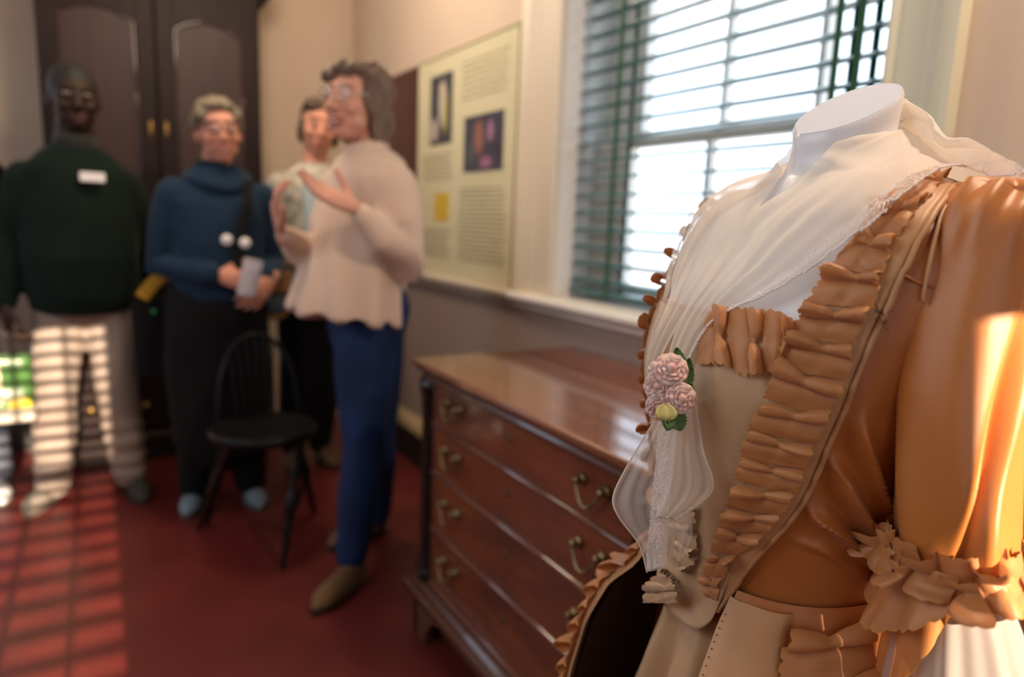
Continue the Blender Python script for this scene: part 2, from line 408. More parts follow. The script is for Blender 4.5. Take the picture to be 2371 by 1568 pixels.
for (a, b, zt, kx) in ((X0, XM, 2.05, .245), (XM, X1, 2.05, .308)):
    d = cbuild(MB().box((a + .003, YF, .87), (a + .075, YF + .03, 2.19)).box((b - .075, YF, .87), (b - .003, YF + .03, 2.19)).box((a + .075, YF, .87), (b - .075, YF + .03, .96)), 'door', mahog, bevel=.004)
    # arched head of the door frame
    n = 14; pts = [(b - .075, 2.19), (a + .075, 2.19)]
    for k in range(n + 1):
        u = k / n; x = a + .075 + (b - a - .15) * u; pts.append((x, zt - .05 + .05 * sin(pi * u) ** .8 if 0 < u < 1 else zt - .05))
    cbuild(MB().prism(pts, YF, YF + .03, 'y'), 'top_rail', mahog, d)
    arch_panel(a + .08, b - .08, .965, zt, .05, YF + .018, .01, mahogp, 'door_panel', d)
    # moulding bead round the panel
    bead = []
    for k in range(n + 1):
        u = k / n; x = a + .082 + (b - a - .164) * u; bead.append((x, YF + .012, zt - .053 + .05 * (sin(pi * u) ** .8 if 0 < u < 1 else 0)))
    cbuild(MB().tube([(a + .082, YF + .012, .97)] + bead + [(b - .082, YF + .012, .97)], .007, 8), 'bead', mat('bead_gloss', (.05, .025, .03), .12, coat=.8), d, smooth=True)
    cbuild(MB().ell((kx, YF - .003, 1.552), (.009, .005, .036), 12, 8), 'escutcheon', mat('dull_brass', (.33, .20, .06), .4, .8), d, smooth=True)
for k, (z0, z1) in enumerate(((.155, .375), (.385, .595), (.605, .815))):
    for (a, b) in ((X0, XM), (XM, X1)):
        d = cbuild(MB().box((a + .006, YF + .005, z0), (b - .006, YF + .03, z1)), 'drawer', mahog, bevel=.004)
        for xk in (a + .11, b - .11):
            cbuild(MB().ell((xk, YF - .008, (z0 + z1) / 2), (.016, .012, .016), 12, 8), 'knob', MATS['dull_brass'], d, smooth=True)

# ---- chest of drawers
chm = mat('mahogany_veneer', (.070, .017, .010), .26, coat=.4, col2=(.20, .055, .018), vscale=2.6, stretch=(1, 1.2, 3.2), noisedet=6)
cht = mat('mahogany_top', (.13, .048, .028), .2, coat=.6, col2=(.23, .085, .042), vscale=3, stretch=(6, 1, 1), noisedet=6)
chd = mat('mahogany_edge', (.085, .028, .014), .25, coat=.4)
colm = mat('ebonised_wood', (.006, .004, .004), .3, coat=.1)
ant = mat('antique_brass', (.24, .19, .10), .42, .9, var=.4, vscale=60)
CX0, CX1, CY0, CY1, CT = .732, 1.272, .745, 1.715, .82
ch = empty('chest_of_drawers', (1.0, 1.19, 0), 'reddish mahogany chest of drawers with brass bail handles below the window', 'chest')
def chb(mb, nm, m, par=None, **k):
    o = mb.build(nm, m, par or ch, **k); o.data.transform(Matrix.Translation((-1.0, -1.19, 0))); return o
chb(MB().box((CX0 + .045, CY0 + .03, .16), (CX1 - .01, CY1 - .03, CT - .03)), 'carcass', chd)
def slab(x0, x1, y0, y1, prof):
    """moulded slab: prof (inset, z)"""
    mb = MB(); n = len(prof)
    for ins, z in prof: mb.v += [V((x0 + ins, y0 + ins, z)), V((x1, y0 + ins, z)), V((x1, y1 - ins, z)), V((x0 + ins, y1 - ins, z))]
    for i in range(n - 1):
        for k in range(4): a = i * 4 + k; b = i * 4 + (k + 1) % 4; mb.f.append((a, b, b + 4, a + 4))
    mb.f += [(3, 2, 1, 0), tuple((n - 1) * 4 + k for k in range(4))]; return mb
chb(slab(CX0 - .005, CX1, CY0, CY1, [(.022, CT - .034), (.016, CT - .030), (.010, CT - .024), (.008, CT - .020), (.004, CT - .018), (.0, CT - .014), (0, CT - .004), (.004, CT)]), 'top', cht, bevel=.0015)
chb(slab(CX0 + .020, CX1, CY0 + .02, CY1 - .02, [(0, CT - .052), (0, CT - .044), (.006, CT - .034)]), 'top_moulding', chd)
chb(slab(CX0 - .012, CX1, CY0 - .008, CY1 + .016, [(.004, .132), (.0, .138), (0, .158), (.004, .164), (.016, .168), (.026, .178), (.04, .182)]), 'plinth_moulding', chd, bevel=.001)
# bracket feet
for sy, y in ((1, CY0 + .01), (-1, CY1 - .01)):
    poly = [(y, .138), (y + sy * .20, .138), (y + sy * .17, .105), (y + sy * .12, .085), (y + sy * .085, .04), (y + sy * .08, 0), (y, 0)]
    chb(MB().prism(poly, CX0 + .012, CX0 + .035, 'x'), 'foot', mat('foot_wood', (.10, .045, .025), .4), bevel=.002)
    poly = [(CX0 + .012, .138), (CX0 + .20, .138), (CX0 + .16, .10), (CX0 + .10, .04), (CX0 + .095, 0), (CX0 + .012, 0)]
    chb(MB().prism(poly, y, y + sy * .022, 'y'), 'foot', MATS['foot_wood'], bevel=.002)
    chb(MB().box((CX1 - .06, y, 0), (CX1 - .01, y + sy * .05, .14)), 'foot', MATS['foot_wood'], bevel=.002)
# quarter columns with rings
for y in (CY0 + .045, CY1 - .045):
    prof = [(.030, .180), (.030, .21), (.024, .215), (.028, .225), (.020, .235), (.027, .25), (.022, .26)]
    prof += [(.022, .26 + k * .01) for k in range(1, 42, 5)] + [(.022, .690), (.027, .70), (.021, .712), (.028, .72), (.024, .73), (.030, .735), (.030, CT - .05)]
    chb(MB().lathe(prof, (CX0 + .036, y, 0), 20), 'column', colm, smooth=True)
rows = [(.650, .768), (.513, .650), (.350, .513), (.186, .350)]
for i, (z0, z1) in enumerate(rows):
    ya, yb = CY0 + .08, CY1 - .082
    d = chb(MB().box((CX0 + .034, ya, z0), (CX0 + .07, yb, z1)), 'drawer', chm)
    bw = mat('cockbead_wood', (.14, .05, .035), .10, coat=1.)
    for zz in ([z0, z1] if i == 0 else [z0]): chb(MB().tube([(CX0 + .031, ya, zz), (CX0 + .031, yb, zz)], .0068, 16), 'cockbead', bw, d, smooth=True)
    for yy in (ya, yb): chb(MB().tube([(CX0 + .033, yy, z0), (CX0 + .033, yy, z1)], .004, 10), 'cockbead', bw, d, smooth=True)
    zc = (z0 + z1) / 2 + .008
    for yh in (.935, 1.518):
        hw = .036
        for s_ in (-1, 1):
            chb(MB().lathe([(.0005, -.006), (.011, -.005), (.013, 0), (.010, .004), (.006, .006), (.008, .010), (.0085, .015), (.005, .019), (.0005, .02)], (CX0 + .030, yh + s_ * hw, zc + .01), 14, Matrix.Rotation(-pi / 2, 4, 'Y')), 'handle_rosette', ant, d, smooth=True)
        pts = []
        for k in range(13):
            u = -1 + 2 * k / 12; pts.append((CX0 + .016 - .006 * (1 - u * u), yh + u * hw * (1 if abs(u) > .99 else .94), zc + .008 - .034 * (1 - abs(u) ** 3.2) - .0035 * cos(u * pi * 1.5) * (abs(u) < .7)))
        chb(MB().tube(pts, [.0028 + .0016 * (1 - abs(-1 + 2 * k / 12)) for k in range(13)], 8), 'handle', ant, d, smooth=True)
    ym = 1.24
    chb(MB().ell((CX0 + .034, ym, zc + .008), (.002, .008, .013), 10, 8), 'escutcheon', mat('dark_brass', (.12, .08, .04), .5, .6), d, smooth=True)

# ---- exhibition boards leaning on the chair rail
def text(parent, body, loc, size, m, face='-x', align='LEFT', name='lettering', bold=0., shear=0.):
    cu = bpy.data.curves.new(name, 'FONT'); cu.body = body; cu.size = size; cu.align_x = align; cu.extrude = .0003; cu.offset = bold; cu.shear = shear; cu.space_line = 1.15
    o = bpy.data.objects.new(name, cu); COL.objects.link(o); o.data.materials.append(m); o.parent = parent; o.location = loc
    if face == '-x': o.rotation_euler = (pi / 2, 0, -pi / 2)
    return o
bd = empty('exhibition_board', (WX - .008, 2.565, RAIL + .02), 'large cream exhibition board with two pictures and text beside the window', 'board')
def blk(y0, y1, z0, z1, x0, x1, par, nm, m, off, bevel=0.):
    return MB().box((x0 - off[0], y0 - off[1], z0 - off[2]), (x1 - off[0], y1 - off[1], z1 - off[2])).build(nm, m, par, bevel=bevel)
off = tuple(bd.location)
boardm = mat('board_cream', (.68, .64, .44), .28, coat=.3)
blk(2.13, 3.0, .962, 1.874, WX - .010, WX - .002, bd, 'board_sheet', boardm, off)
blk(2.126, 2.132, .960, 1.877, WX - .014, WX - .001, bd, 'edge_strip', mat('olive_edge', (.30, .30, .12), .4), off)
blk(2.13, 3.0, 1.872, 1.877, WX - .014, WX - .001, bd, 'edge_strip', MATS['olive_edge'], off)
def picture_mat(name, base, spots):
    m = bpy.data.materials.new(name); m.use_nodes = True; N = m.node_tree.nodes; Lk = m.node_tree.links; b = N['Principled BSDF']; b.inputs['Roughness'].default_value = .3
    tc = N.new('ShaderNodeTexCoord'); cur = None
    nz = N.new('ShaderNodeTexNoise'); nz.inputs['Scale'].default_value = 14; Lk.new(tc.outputs['Object'], nz.inputs[0])
    prev = N.new('ShaderNodeMix'); prev.data_type = 'RGBA'; prev.inputs[6].default_value = (*base, 1); prev.inputs[7].default_value = (*[min(1, c * 2.2 + .01) for c in base], 1); Lk.new(nz.outputs['Fac'], prev.inputs[0]); cur = prev.outputs[2]
    for (cy_, cz_, ry, rz, col) in spots:
        mp = N.new('ShaderNodeMapping'); mp.inputs['Location'].default_value = (0, -cy_ / ry, -cz_ / rz); mp.inputs['Scale'].default_value = (0, 1 / ry, 1 / rz); Lk.new(tc.outputs['Object'], mp.inputs[0])
        gd = N.new('ShaderNodeTexGradient'); gd.gradient_type = 'SPHERICAL'; Lk.new(mp.outputs[0], gd.inputs[0])
        rp_ = N.new('ShaderNodeMapRange'); rp_.inputs[1].default_value = .0; rp_.inputs[2].default_value = .45; Lk.new(gd.outputs['Fac'], rp_.inputs[0])
        mx = N.new('ShaderNodeMix'); mx.data_type = 'RGBA'; Lk.new(rp_.outputs[0], mx.inputs[0]); Lk.new(cur, mx.inputs[6]); mx.inputs[7].default_value = (*col, 1); cur = mx.outputs[2]
    Lk.new(cur, b.inputs['Base Color']); return m
def board_pic(y0, y1, z0, z1, m, nm):
    o = MB().box((-.0015, -(y1 - y0) / 2, -(z1 - z0) / 2), (.0015, (y1 - y0) / 2, (z1 - z0) / 2)).build(nm, m, bd)
    o.location = (WX - .0115 - off[0], (y0 + y1) / 2 - off[1], (z0 + z1) / 2 - off[2]); return o
board_pic(2.648, 2.86, 1.516, 1.80, picture_mat('portrait_print', (.030, .033, .045), [(-.02, .02, .05, .11, (.55, .50, .44)), (.06, -.08, .05, .06, (.45, .40, .38)), (-.045, -.02, .022, .1, (.50, .46, .12)), (-.01, .085, .03, .03, (.62, .52, .42))]), 'portrait_picture')
board_pic(2.219, 2.53, 1.388, 1.60, picture_mat('garden_print', (.035, .036, .055), [(.03, .02, .05, .08, (.30, .14, .12)), (-.06, .04, .03, .05, (.35, .20, .32)), (-.03, -.075, .06, .03, (.33, .16, .26)), (.09, -.04, .03, .06, (.10, .12, .14))]), 'garden_picture')
blk(2.66, 2.80, 1.19, 1.31, WX - .0118, WX - .010, bd, 'yellow_label', mat('yellow_print', (.62, .42, .05), .4), off)
inkm = mat('brown_ink', (.20, .16, .10), .6)
# the board's copy is out of focus in the photograph: rows of small print, each row its own strip
def rows_of_print(y0, y1, z0, z1, n, seed):
    rnd = random.Random(seed); mb = MB()
    for k in range(n):
        z = z1 - (k + .5) * (z1 - z0) / n; y = y1
        ye = y0 + rnd.random() * .12 * (y1 - y0)
        while y > ye:
            wdt = .006 + rnd.random() * .018; h = .0024 + rnd.random() * .0012
            mb.box((WX - .0106 - off[0], y - wdt - off[1], z - h - off[2]), (WX - .0099 - off[0], y - off[1], z + h - off[2])); y -= wdt + .005
    return mb.build('printed_lines', inkm, bd)
for o in (rows_of_print(2.19, 2.56, 1.66, 1.82, 7, 1), rows_of_print(2.17, 2.56, 1.03, 1.33, 17, 2), rows_of_print(2.64, 2.93, 1.36, 1.48, 7, 3), rows_of_print(2.64, 2.93, 1.03, 1.16, 8, 4)): tag(o, kind='stuff')
mr = empty('maroon_board', (WX - .008, 3.19, RAIL + .02), 'narrow dark maroon exhibition board behind the speaker in beige', 'board')
off2 = tuple(mr.location)
blk(3.01, 3.37, .962, 1.876, WX - .010, WX - .002, mr, 'board_sheet', mat('board_maroon', (.055, .008, .012), .35, coat=.2), off2)
mb = MB(); rnd = random.Random(5)
for k in range(24):
    z = 1.80 - k * .03
    if k in (3, 4, 10, 17): continue
    y = 3.33
    while y > 3.05 + rnd.random() * .05:
        wdt = .008 + rnd.random() * .02; mb.box((WX - .0108 - off2[0], y - wdt - off2[1], z - .003 - off2[2]), (WX - .0099 - off2[0], y - off2[1], z + .003 - off2[2])); y -= wdt + .006
tag(mb.build('printed_lines', mat('rose_ink', (.16, .06, .06), .6), mr), kind='stuff')

# ---- black Windsor chair in front of the blue-clad woman
blk_wood = mat('black_chair_paint', (.004, .004, .005), .4, coat=0, spec=.25)
wc = empty('windsor_chair', (.48, 2.44, 0), 'black painted windsor chair with turned legs in front of the group', 'chair')
ox, oy = .48, 2.44
sx0, sy0, SZ = .185, .18, .43
mb = MB()
def seat_pt(u, v):
    a = 2 * pi * u; r = v
    x = sx0 * r * cos(a) * (1 + .06 * sin(a)); y = sy0 * r * sin(a)
    return x, y
mb.grid(lambda u, v: (*seat_pt(u, v * .97), SZ + .018 - .014 * (1 - (v) ** 2) + (.004 if v > .8 else 0)), 36, 8, True)
mb.grid(lambda u, v: (*seat_pt(u, .97 + .03 * sin(pi * v)), SZ + .018 + .004 - .03 * v), 36, 5, True)
mb.grid(lambda u, v: (*seat_pt(u, .97 * (1 - v)), SZ - .008 - .006 * v), 36, 4, True)
mb.build('seat', blk_wood, wc, True)
legs = [(-.13, -.11, -.20, .20 - .0), (.10, -.12, .03, -.225), (-.12, .12, -.20, .24), (.12, .12, .2, .24)]
legs = [(-.13, -.09, onz(460, 1228).x - ox, onz(460, 1228).y - oy), (.09, -.12, onz(655, 1318).x - ox, onz(655, 1318).y - oy), (-.11, .13, -.17, .25), (.13, .12, .22, .18)]
def turned(a, b, m, nm, par):
    a, b = V(a), V(b); prof = [(0, .012), (.10, .015), (.22, .010), (.28, .016), (.31, .010), (.34, .017), (.38, .011), (.42, .019), (.52, .0225), (.60, .018), (.66, .011), (.69, .016), (.72, .011), (.80, .014), (1.0, .009)]
    return MB().tube([a + (b - a) * t for t, r in prof], [r for t, r in prof], 14).build(nm, m, par, True)
for (x0, y0, x1, y1) in legs: turned((x0, y0, SZ - .005), (x1, y1, .004), blk_wood, 'leg', wc)
mid = lambda l, t: (l[0] + (l[2] - l[0]) * t, l[1] + (l[3] - l[1]) * t, SZ * (1 - t))
MB().tube([mid(legs[0], .62), ((mid(legs[0], .62)[0] + mid(legs[2], .62)[0]) / 2, (mid(legs[0], .62)[1] + mid(legs[2], .62)[1]) / 2, .165), mid(legs[2], .62)], [.008, .015, .008], 10).build('stretcher', blk_wood, wc, True)
MB().tube([mid(legs[1], .62), ((mid(legs[1], .62)[0] + mid(legs[3], .62)[0]) / 2, (mid(legs[1], .62)[1] + mid(legs[3], .62)[1]) / 2, .165), mid(legs[3], .62)], [.008, .015, .008], 10).build('stretcher', blk_wood, wc, True)
hb = []
for k in range(17):
    a = pi * k / 16; hb.append((.140 * cos(a) * 1.0 + .01, .135 + .06 * sin(a), SZ + .02 + .30 * sin(a) ** .8))
MB().tube(hb, .009, 10).build('hoop', blk_wood, wc, True)
for k in range(7):
    x = -.09 + k * .030 + .0; t = (x - .0) / .140; zt = SZ + .02 + .30 * max(0, 1 - min(1, t * t)) ** .42
    MB().tube([(x * .8 + .01, .13, SZ + .01), (x + .01, .135 + .06 * sqrt(max(0, 1 - min(1, t * t))), zt - .005)], [.006, .0045], 8).build('spindle', blk_wood, wc, True)

# ================================================================ PEOPLE
def wmat(az): return Matrix.Rotation(-radians(az), 4, 'Z')
def add_head(mb, c, az, s=1., tilt=0., roll=0., jaw=1.):
    """head with face, c = centre of the skull between the ears; +y of the local frame looks forward"""
    Mx = Matrix.Translation(c) @ wmat(az) @ Matrix.Rotation(radians(tilt), 4, 'X') @ Matrix.Rotation(radians(roll), 4, 'Y') @ Matrix.Scale(s, 4)
    R3 = Mx.to_3x3(); P = lambda x, y, z: Mx @ V((x, y, z))
    E = lambda c_, r, m_=None: mb.ell(P(*c_), r, 18, 12, R3 @ m_ if m_ else R3)
    E((0, -.012, .030), (.074, .092, .085)); E((0, .018, -.005), (.066, .074, .085)); E((0, .025, -.045), (.054 * jaw, .062, .062))
    E((0, .050, -.082), (.030 * jaw, .030, .026)); E((0, .070, .038), (.052, .018, .016))
    for sx in (-1, 1):
        E((sx * .036, .062, -.022), (.024, .024, .024)); E((sx * .036, .030, -.056), (.022, .035, .026))
        E((sx * .074, -.004, -.008), (.008, .018, .030), Matrix.Rotation(sx * .25, 3, 'Z'))
        E((sx * .030, .086, .010), (.016, .008, .008))
    mb.tube([P(0, .086, .020), P(0, .098, -.005), P(0, .108, -.024), P(0, .098, -.032)], [s * .008, s * .009, s * .012, s * .009], 10)
    for sx in (-1, 1): E((sx * .011, .094, -.028), (.008, .010, .007))
    E((0, .086, -.055), (.022, .010, .007)); E((0, .084, -.064), (.019, .010, .007))
    return Mx
def face_parts(Mx, par, iris=(.10, .06, .03), lip=(.45, .14, .12), smile=False, brow=(.10, .07, .05), s=1.):
    P = lambda x, y, z: Mx @ V((x, y, z)); R3 = Mx.to_3x3()
    for sx in (-1, 1):
        e = MB().ell(P(sx * .030, .084, .014), (.0115, .0095, .0060), 14, 10, R3).build('eye', mat('eye_white', (.42, .38, .35), .45), par, True)
        MB().ell(P(sx * .030, .0925, .014), (.0048, .0028, .0048), 12, 8, R3).build('iris', mat('iris_%d' % int(iris[0] * 100), iris, .15), e, True)
        MB().tube([P(sx * .014, .094, .032), P(sx * .032, .093, .038), P(sx * .050, .080, .031)], [.0022, .0034, .0018], 8).build('eyebrow', mat('brow_%d' % int(brow[0] * 100), brow, .8), par, True)
    lm = mat('lip_%d' % int(lip[0] * 100), lip, .4)
    w_ = .028 if smile else .021; up = .008 if smile else .0
    MB().tube([P(-w_, .084, -.058 + up), P(-.010, .0955, -.055), P(0, .097, -.0555), P(.010, .0955, -.055), P(w_, .084, -.058 + up)], [.002, .0042, .0035, .0042, .002], 8).build('upper_lip', lm, par, True)
    MB().tube([P(-w_, .083, -.060 + up), P(-.012, .093, -.069), P(0, .095, -.071), P(.012, .093, -.069), P(w_, .083, -.060 + up)], [.002, .0045, .005, .0045, .002], 8).build('lower_lip', lm, par, True)
    if smile: MB().grid(lambda u, v: P((-1 + 2 * u) * .021, .0945 - .010 * (-1 + 2 * u) ** 2, -.0565 - v * .011 * (1 - (-1 + 2 * u) ** 2 * .8) + up * .5 * (-1 + 2 * u) ** 2), 12, 4).build('teeth', mat('teeth', (.55, .50, .45), .4), par, True)
def spectacles(Mx, par, m, w_=.024, h=.017, r=.0015):
    P = lambda x, y, z: Mx @ V((x, y, z))
    g = MB()
    for sx in (-1, 1):
        ring = [P(sx * .031 + w_ * (abs(cos(a)) ** .7) * (1 if cos(a) > 0 else -1), .108 - .012 * abs((sx * .031 + w_ * cos(a)) / .055) ** 2, .011 + h * (abs(sin(a)) ** .7) * (1 if sin(a) > 0 else -1)) for a in [2 * pi * k / 24 for k in range(25)]]
        g.tube(ring, r, 6, round_ends=False)
        g.tube([P(sx * .055, .096, .017), P(sx * .074, .05, .016), P(sx * .078, .0, .010), P(sx * .077, -.012, -.004)], r, 6)
    g.tube([P(-.008, .109, .017), P(0, .111, .019), P(.008, .109, .017)], r, 6)
    o = g.build('spectacles', m, par, True)
    for sx in (-1, 1):
        MB().grid(lambda u, v: P(sx * .031 + w_ * .95 * v * cos(2 * pi * u), .1075 - .012 * abs((sx * .031 + w_ * v * cos(2 * pi * u)) / .055) ** 2, .011 + h * .95 * v * sin(2 * pi * u)), 20, 3, True).build('lens', glass_mat('lens_glass'), o, True)
def add_hand(mb, wrist, d, n, side, curl=.35, s=1., spread=.12, thumb_open=.7, curls=None):
    """d finger direction, n direction the fingers curl towards (palm side), side towards the thumb"""
    wv = V(wrist); d = V(d).normalized(); n = (V(n) - d * V(n).dot(d)).normalized(); sd = n.cross(d); sd = sd if sd.dot(V(side)) > 0 else -sd
    mb.tube([wv - d * .03 * s, wv, wv + d * .03 * s, wv + d * .065 * s, wv + d * .088 * s], [(.022 * s, .018 * s), (.024 * s, .017 * s), (.034 * s, .017 * s), (.040 * s, .0155 * s), (.036 * s, .012 * s)], 14, up=sd)
    for k, (o_, L, r) in enumerate(((.029, .92, .0086), (.0095, 1.02, .009), (-.0105, .95, .0086), (-.029, .76, .0078))):
        p = wv + d * (.082 - .004 * abs(k - 1)) * s + sd * o_ * s; fd = (d + sd * (spread * (1.5 - k) * .9)).normalized()
        c = (curls[k] if curls else curl); pts = [p - fd * .015 * s, p]; a = c * .6
        for L_ in (.046, .028, .022):
            q = (fd * cos(a) + n * sin(a)); p = p + q * L_ * L * s; pts.append(p); a += c
        mb.tube(pts, [r * s, r * 1.04 * s, r * s, r * .92 * s, r * .78 * s], 10)
    p = wv + d * .022 * s + sd * .026 * s + n * .006 * s; td = (d * (1 - thumb_open * .5) + sd * thumb_open + n * .3).normalized()
    pts = [wv + d * .012 * s + sd * .010 * s, p, p + td * .036 * s]; td2 = (td * .85 + d * .35 + n * .08).normalized(); pts += [pts[-1] + td2 * .028 * s, pts[-1] + td2 * .050 * s]
    mb.tube(pts, [.016 * s, .0145 * s, .0115 * s, .0105 * s, .0085 * s], 10)
def skinm(nm, col): return mat(nm, col, .55, spec=.3, bump=.06, bscale=120, sss=.12, var=.06, vscale=25)
def folds(amp=.006, sc=9., zst=.45, off=0.):
    def f(co, no): 
        return co + no * amp * (noise.noise(V((co.x * sc + off, co.y * sc, co.z * sc * zst))) + .5 * noise.noise(V((co.x * sc * 2.3, co.y * sc * 2.3 + off, co.z * sc * zst * 2))))
    return f
def shoe(par, heel, toe, m, solem, nm='shoe', h=.085, w_=.043, top=.12, boot=False):
    heel, toe = V(heel), V(toe); d = (toe - heel); L = d.length; d.normalize(); s_ = V((0, 0, 1)).cross(d)
    mb = MB(); ank = heel + d * .05
    mb.tube([heel + d * .025 + V((0, 0, .035)), heel + d * L * .35 + V((0, 0, .038)), heel + d * L * .66 + V((0, 0, .036)), toe - d * .045 + V((0, 0, .030)), toe - d * .022 + V((0, 0, .024))],
            [(.031, .030), (.034, .038), (w_, .036), (w_ * .88, .026), (w_ * .5, .018)], 16, up=s_)
    mb.tube([ank + V((0, 0, .04)), ank + V((0, 0, .09)), ank + V((0, 0, top))], [(.034, .042), (.033, .038), (.035, .040)] if not boot else [(.034, .045), (.034, .042), (.038, .044)], 16, up=s_)
    mb.tube([ank + V((0, 0, .07)), heel + d * L * .5 + V((0, 0, .05))], [.034, .028], 12)
    o = blob(mb, nm, m, par, .006, 8)
    sb = MB(); out = []
    for k in range(24):
        a = 2 * pi * k / 24; t = (1 - cos(a)) / 2; ww = (.034 + (w_ - .032) * sin(min(1, t * 1.3) * pi / 2)) * (1 - .35 * max(0, t - .75) / .25)
        p = heel + d * (L * t) + s_ * ww * sin(a); out.append(p)
    n0 = 24; vs = [V((p.x, p.y, .003)) for p in out] + [V((p.x, p.y, .020)) for p in out]
    sb.add(vs, [tuple(range(23, -1, -1)), tuple(range(24, 48))] + [(k, (k + 1) % 24, 24 + (k + 1) % 24, 24 + k) for k in range(24)])
    sb.build('sole', solem, o)
    return o
def hair_cap(Mx, par, m, pts, voxel=.006, amp=.005, nm='hair', sc=55):
    """pts: local ellipsoids (c, r)"""
    mb = MB(); R3 = Mx.to_3x3()
    for c_, r in pts: mb.ell(Mx @ V(c_), r, 18, 12, R3)
    inv = Mx.inverted()
    def f(co, no):
        l = inv @ co
        return co + no * amp * (sin(l.x * sc * 3 + 4 * noise.noise(l * 20)) * .5 + noise.noise(V((l.x * sc, l.y * sc, l.z * sc * .3))))
    return blob(mb, nm, m, par, voxel, 3, f)
def lower_body(mb, hips, kneeL, ankL, kneeR, ankR, waist, rh=.16, rt=.072, rk=.046, ra=.036, d=.095):
    hips = V(hips); waist = V(waist)
    mb.tube([waist, hips + V((0, 0, .06)), hips], [(rh * .86, d * .9), (rh, d), (rh * .92, d * .98)], 20, up=None)
    for s_, k, a in ((-1, kneeL, ankL), (1, kneeR, ankR)):
        k, a = V(k), V(a); h = hips + (k - hips) * .0 + (V((k.x, k.y, 0)) - V((hips.x, hips.y, 0))).normalized() * rh * .45 if (V((k.x - hips.x, k.y - hips.y, 0))).length > .01 else hips
        mb.tube([h, h.lerp(k, .5), k, k.lerp(a, .4), a], [rt, rt * .9, rk, rk * .98, ra], 14)

darkskin = skinm('skin_deep_brown', (.030, .013, .008)); fair = skinm('skin_fair', (.60, .30, .22)); fair2 = skinm('skin_rosy', (.58, .27, .19))
VOX = .0048
# ---------------- the man in the green fleece
pm = empty('person', (-.06, 3.16, 0), 'person in a dark green zip-neck fleece with a white name tag and khaki trousers', 'person')
PY = 3.15
body = MB(); C = V((-.045, PY, 0))
hc = V((-.040, PY - .01, 1.585))
Hm = add_head(body, hc, 172, 1.08, tilt=-4, jaw=1.12)
body.tube([(-.045, PY + .01, 1.50), (-.045, PY + .015, 1.40)], [.062, .066], 16)
body.tube([(-.045, PY + .01, 1.31), (-.045, PY, 1.18), (-.045, PY - .01, 1.0), (-.045, PY, .86)], [(.12, .07), (.16, .12), (.165, .14), (.16, .12)], 20)
LA = [(-.045 - .155, PY, 1.285), (-.285, PY + .03, 1.07), (-.298, PY - .04, .84)]   # image-left arm
RA = [(-.045 + .160, PY, 1.275), (.165, PY + .05, 1.06), (.14, PY + .16, .88)]
for A in (LA, RA): body.tube(A, [.05, .042, .028], 12)
add_hand(body, (-.298, PY - .05, .83), (.05, -.05, -1), (1, .2, 0), (.2, -1, 0), .75, 1.05)
add_hand(body, (.15, PY + .16, .87), (-.2, .3, -1), (-1, 0, 0), (0, -1, 0), .5, 1.0)
AL, AR = V((-.195, PY + .06, .09)), V((.075, PY + .03, .09))
lower_body(body, (-.045, PY, .84), (-.165, PY, .47), AL, (.045, PY, .47), AR, (-.045, PY, .98))
bo = blob(body, 'body', darkskin, pm, VOX, 4)
face_parts(Hm, pm, (.03, .02, .01), (.10, .03, .03), brow=(.01, .008, .008))
hair_cap(Hm, pm, mat('hair_black', (.008, .007, .007), .7), [((0, -.018, .042), (.0765, .094, .082))], amp=.001)
fle = mat('green_fleece', (.0035, .011, .008), .9, sheen=.05, spec=.2, bump=.3, bscale=160)
t = MB()
t.tube([(-.04, PY + .01, 1.420), (-.043, PY + .005, 1.385), (-.045, PY, 1.325), (-.045, PY - .005, 1.17), (-.045, PY - .015, 1.0), (-.045, PY - .005, .86), (-.045, PY, .80)],
       [(.080, .075), (.125, .095), (.190, .120), (.198, .145), (.195, .160), (.192, .155), (.178, .14)], 28, round_ends=False)
for A in (LA, RA):
    A = [V(a) for a in A]; t.tube([A[0] + V((0, 0, .0)), A[0].lerp(A[1], .5), A[1], A[1].lerp(A[2], .6), A[2]], [.072, .070, .064, .056, .046], 16)
sw = blob(t, 'fleece', fle, pm, .009, 8, folds(.010, 8, .5))
MB().tube([(-.042, PY - .005, 1.375), (-.042, PY - .012, 1.425), (-.041, PY - .012, 1.455)], [(.080, .082), (.072, .078), (.072, .078)], 24, round_ends=False).build('collar', mat('black_fleece', (.008, .009, .009), .9, sheen=.2), sw, True)
tagm = mat('white_plastic', (.78, .76, .80), .35)
g = MB().box((-.040, -.004, -.018), (.040, .004, .018)).build('name_tag', tagm, pm, bevel=.003); g.location = (.005, PY - .150, 1.30); g.rotation_euler = (-.25, 0, 0.02)
kh = mat('khaki_twill', (.30, .25, .22), .85, bump=.3, bscale=150)
t = MB(); lower_body(t, (-.045, PY, .85), (-.165, PY, .47), AL + V((0, 0, -.01)), (.045, PY, .47), AR, (-.045, PY, .95), .165, .098, .078, .066, .135)
def trouser_disp(co, no):
    z = co.z; f = .006 * sin(z * 85 + 3 * noise.noise(co * 7)) * max(0, 1 - abs(z - .2) / .22)
    return co + no * (f + .006 * noise.noise(V((co.x * 9, co.y * 9, co.z * 7))))
blob(t, 'trousers', kh, pm, .009, 6, trouser_disp)
sho = mat('grey_trainer', (.20, .18, .155), .8, bump=.3, bscale=90); sol = mat('sole_rubber', (.09, .08, .07), .8)
shoe(pm, (-.185, 3.315, 0), (-.285, 3.055, 0), sho, sol); shoe(pm, (.08, 3.27, 0), (.115, 3.00, 0), mat('dark_trainer', (.03, .03, .028), .8), mat('dark_sole', (.015, .015, .015), .8))
for o in pm.children: o.location -= pm.location
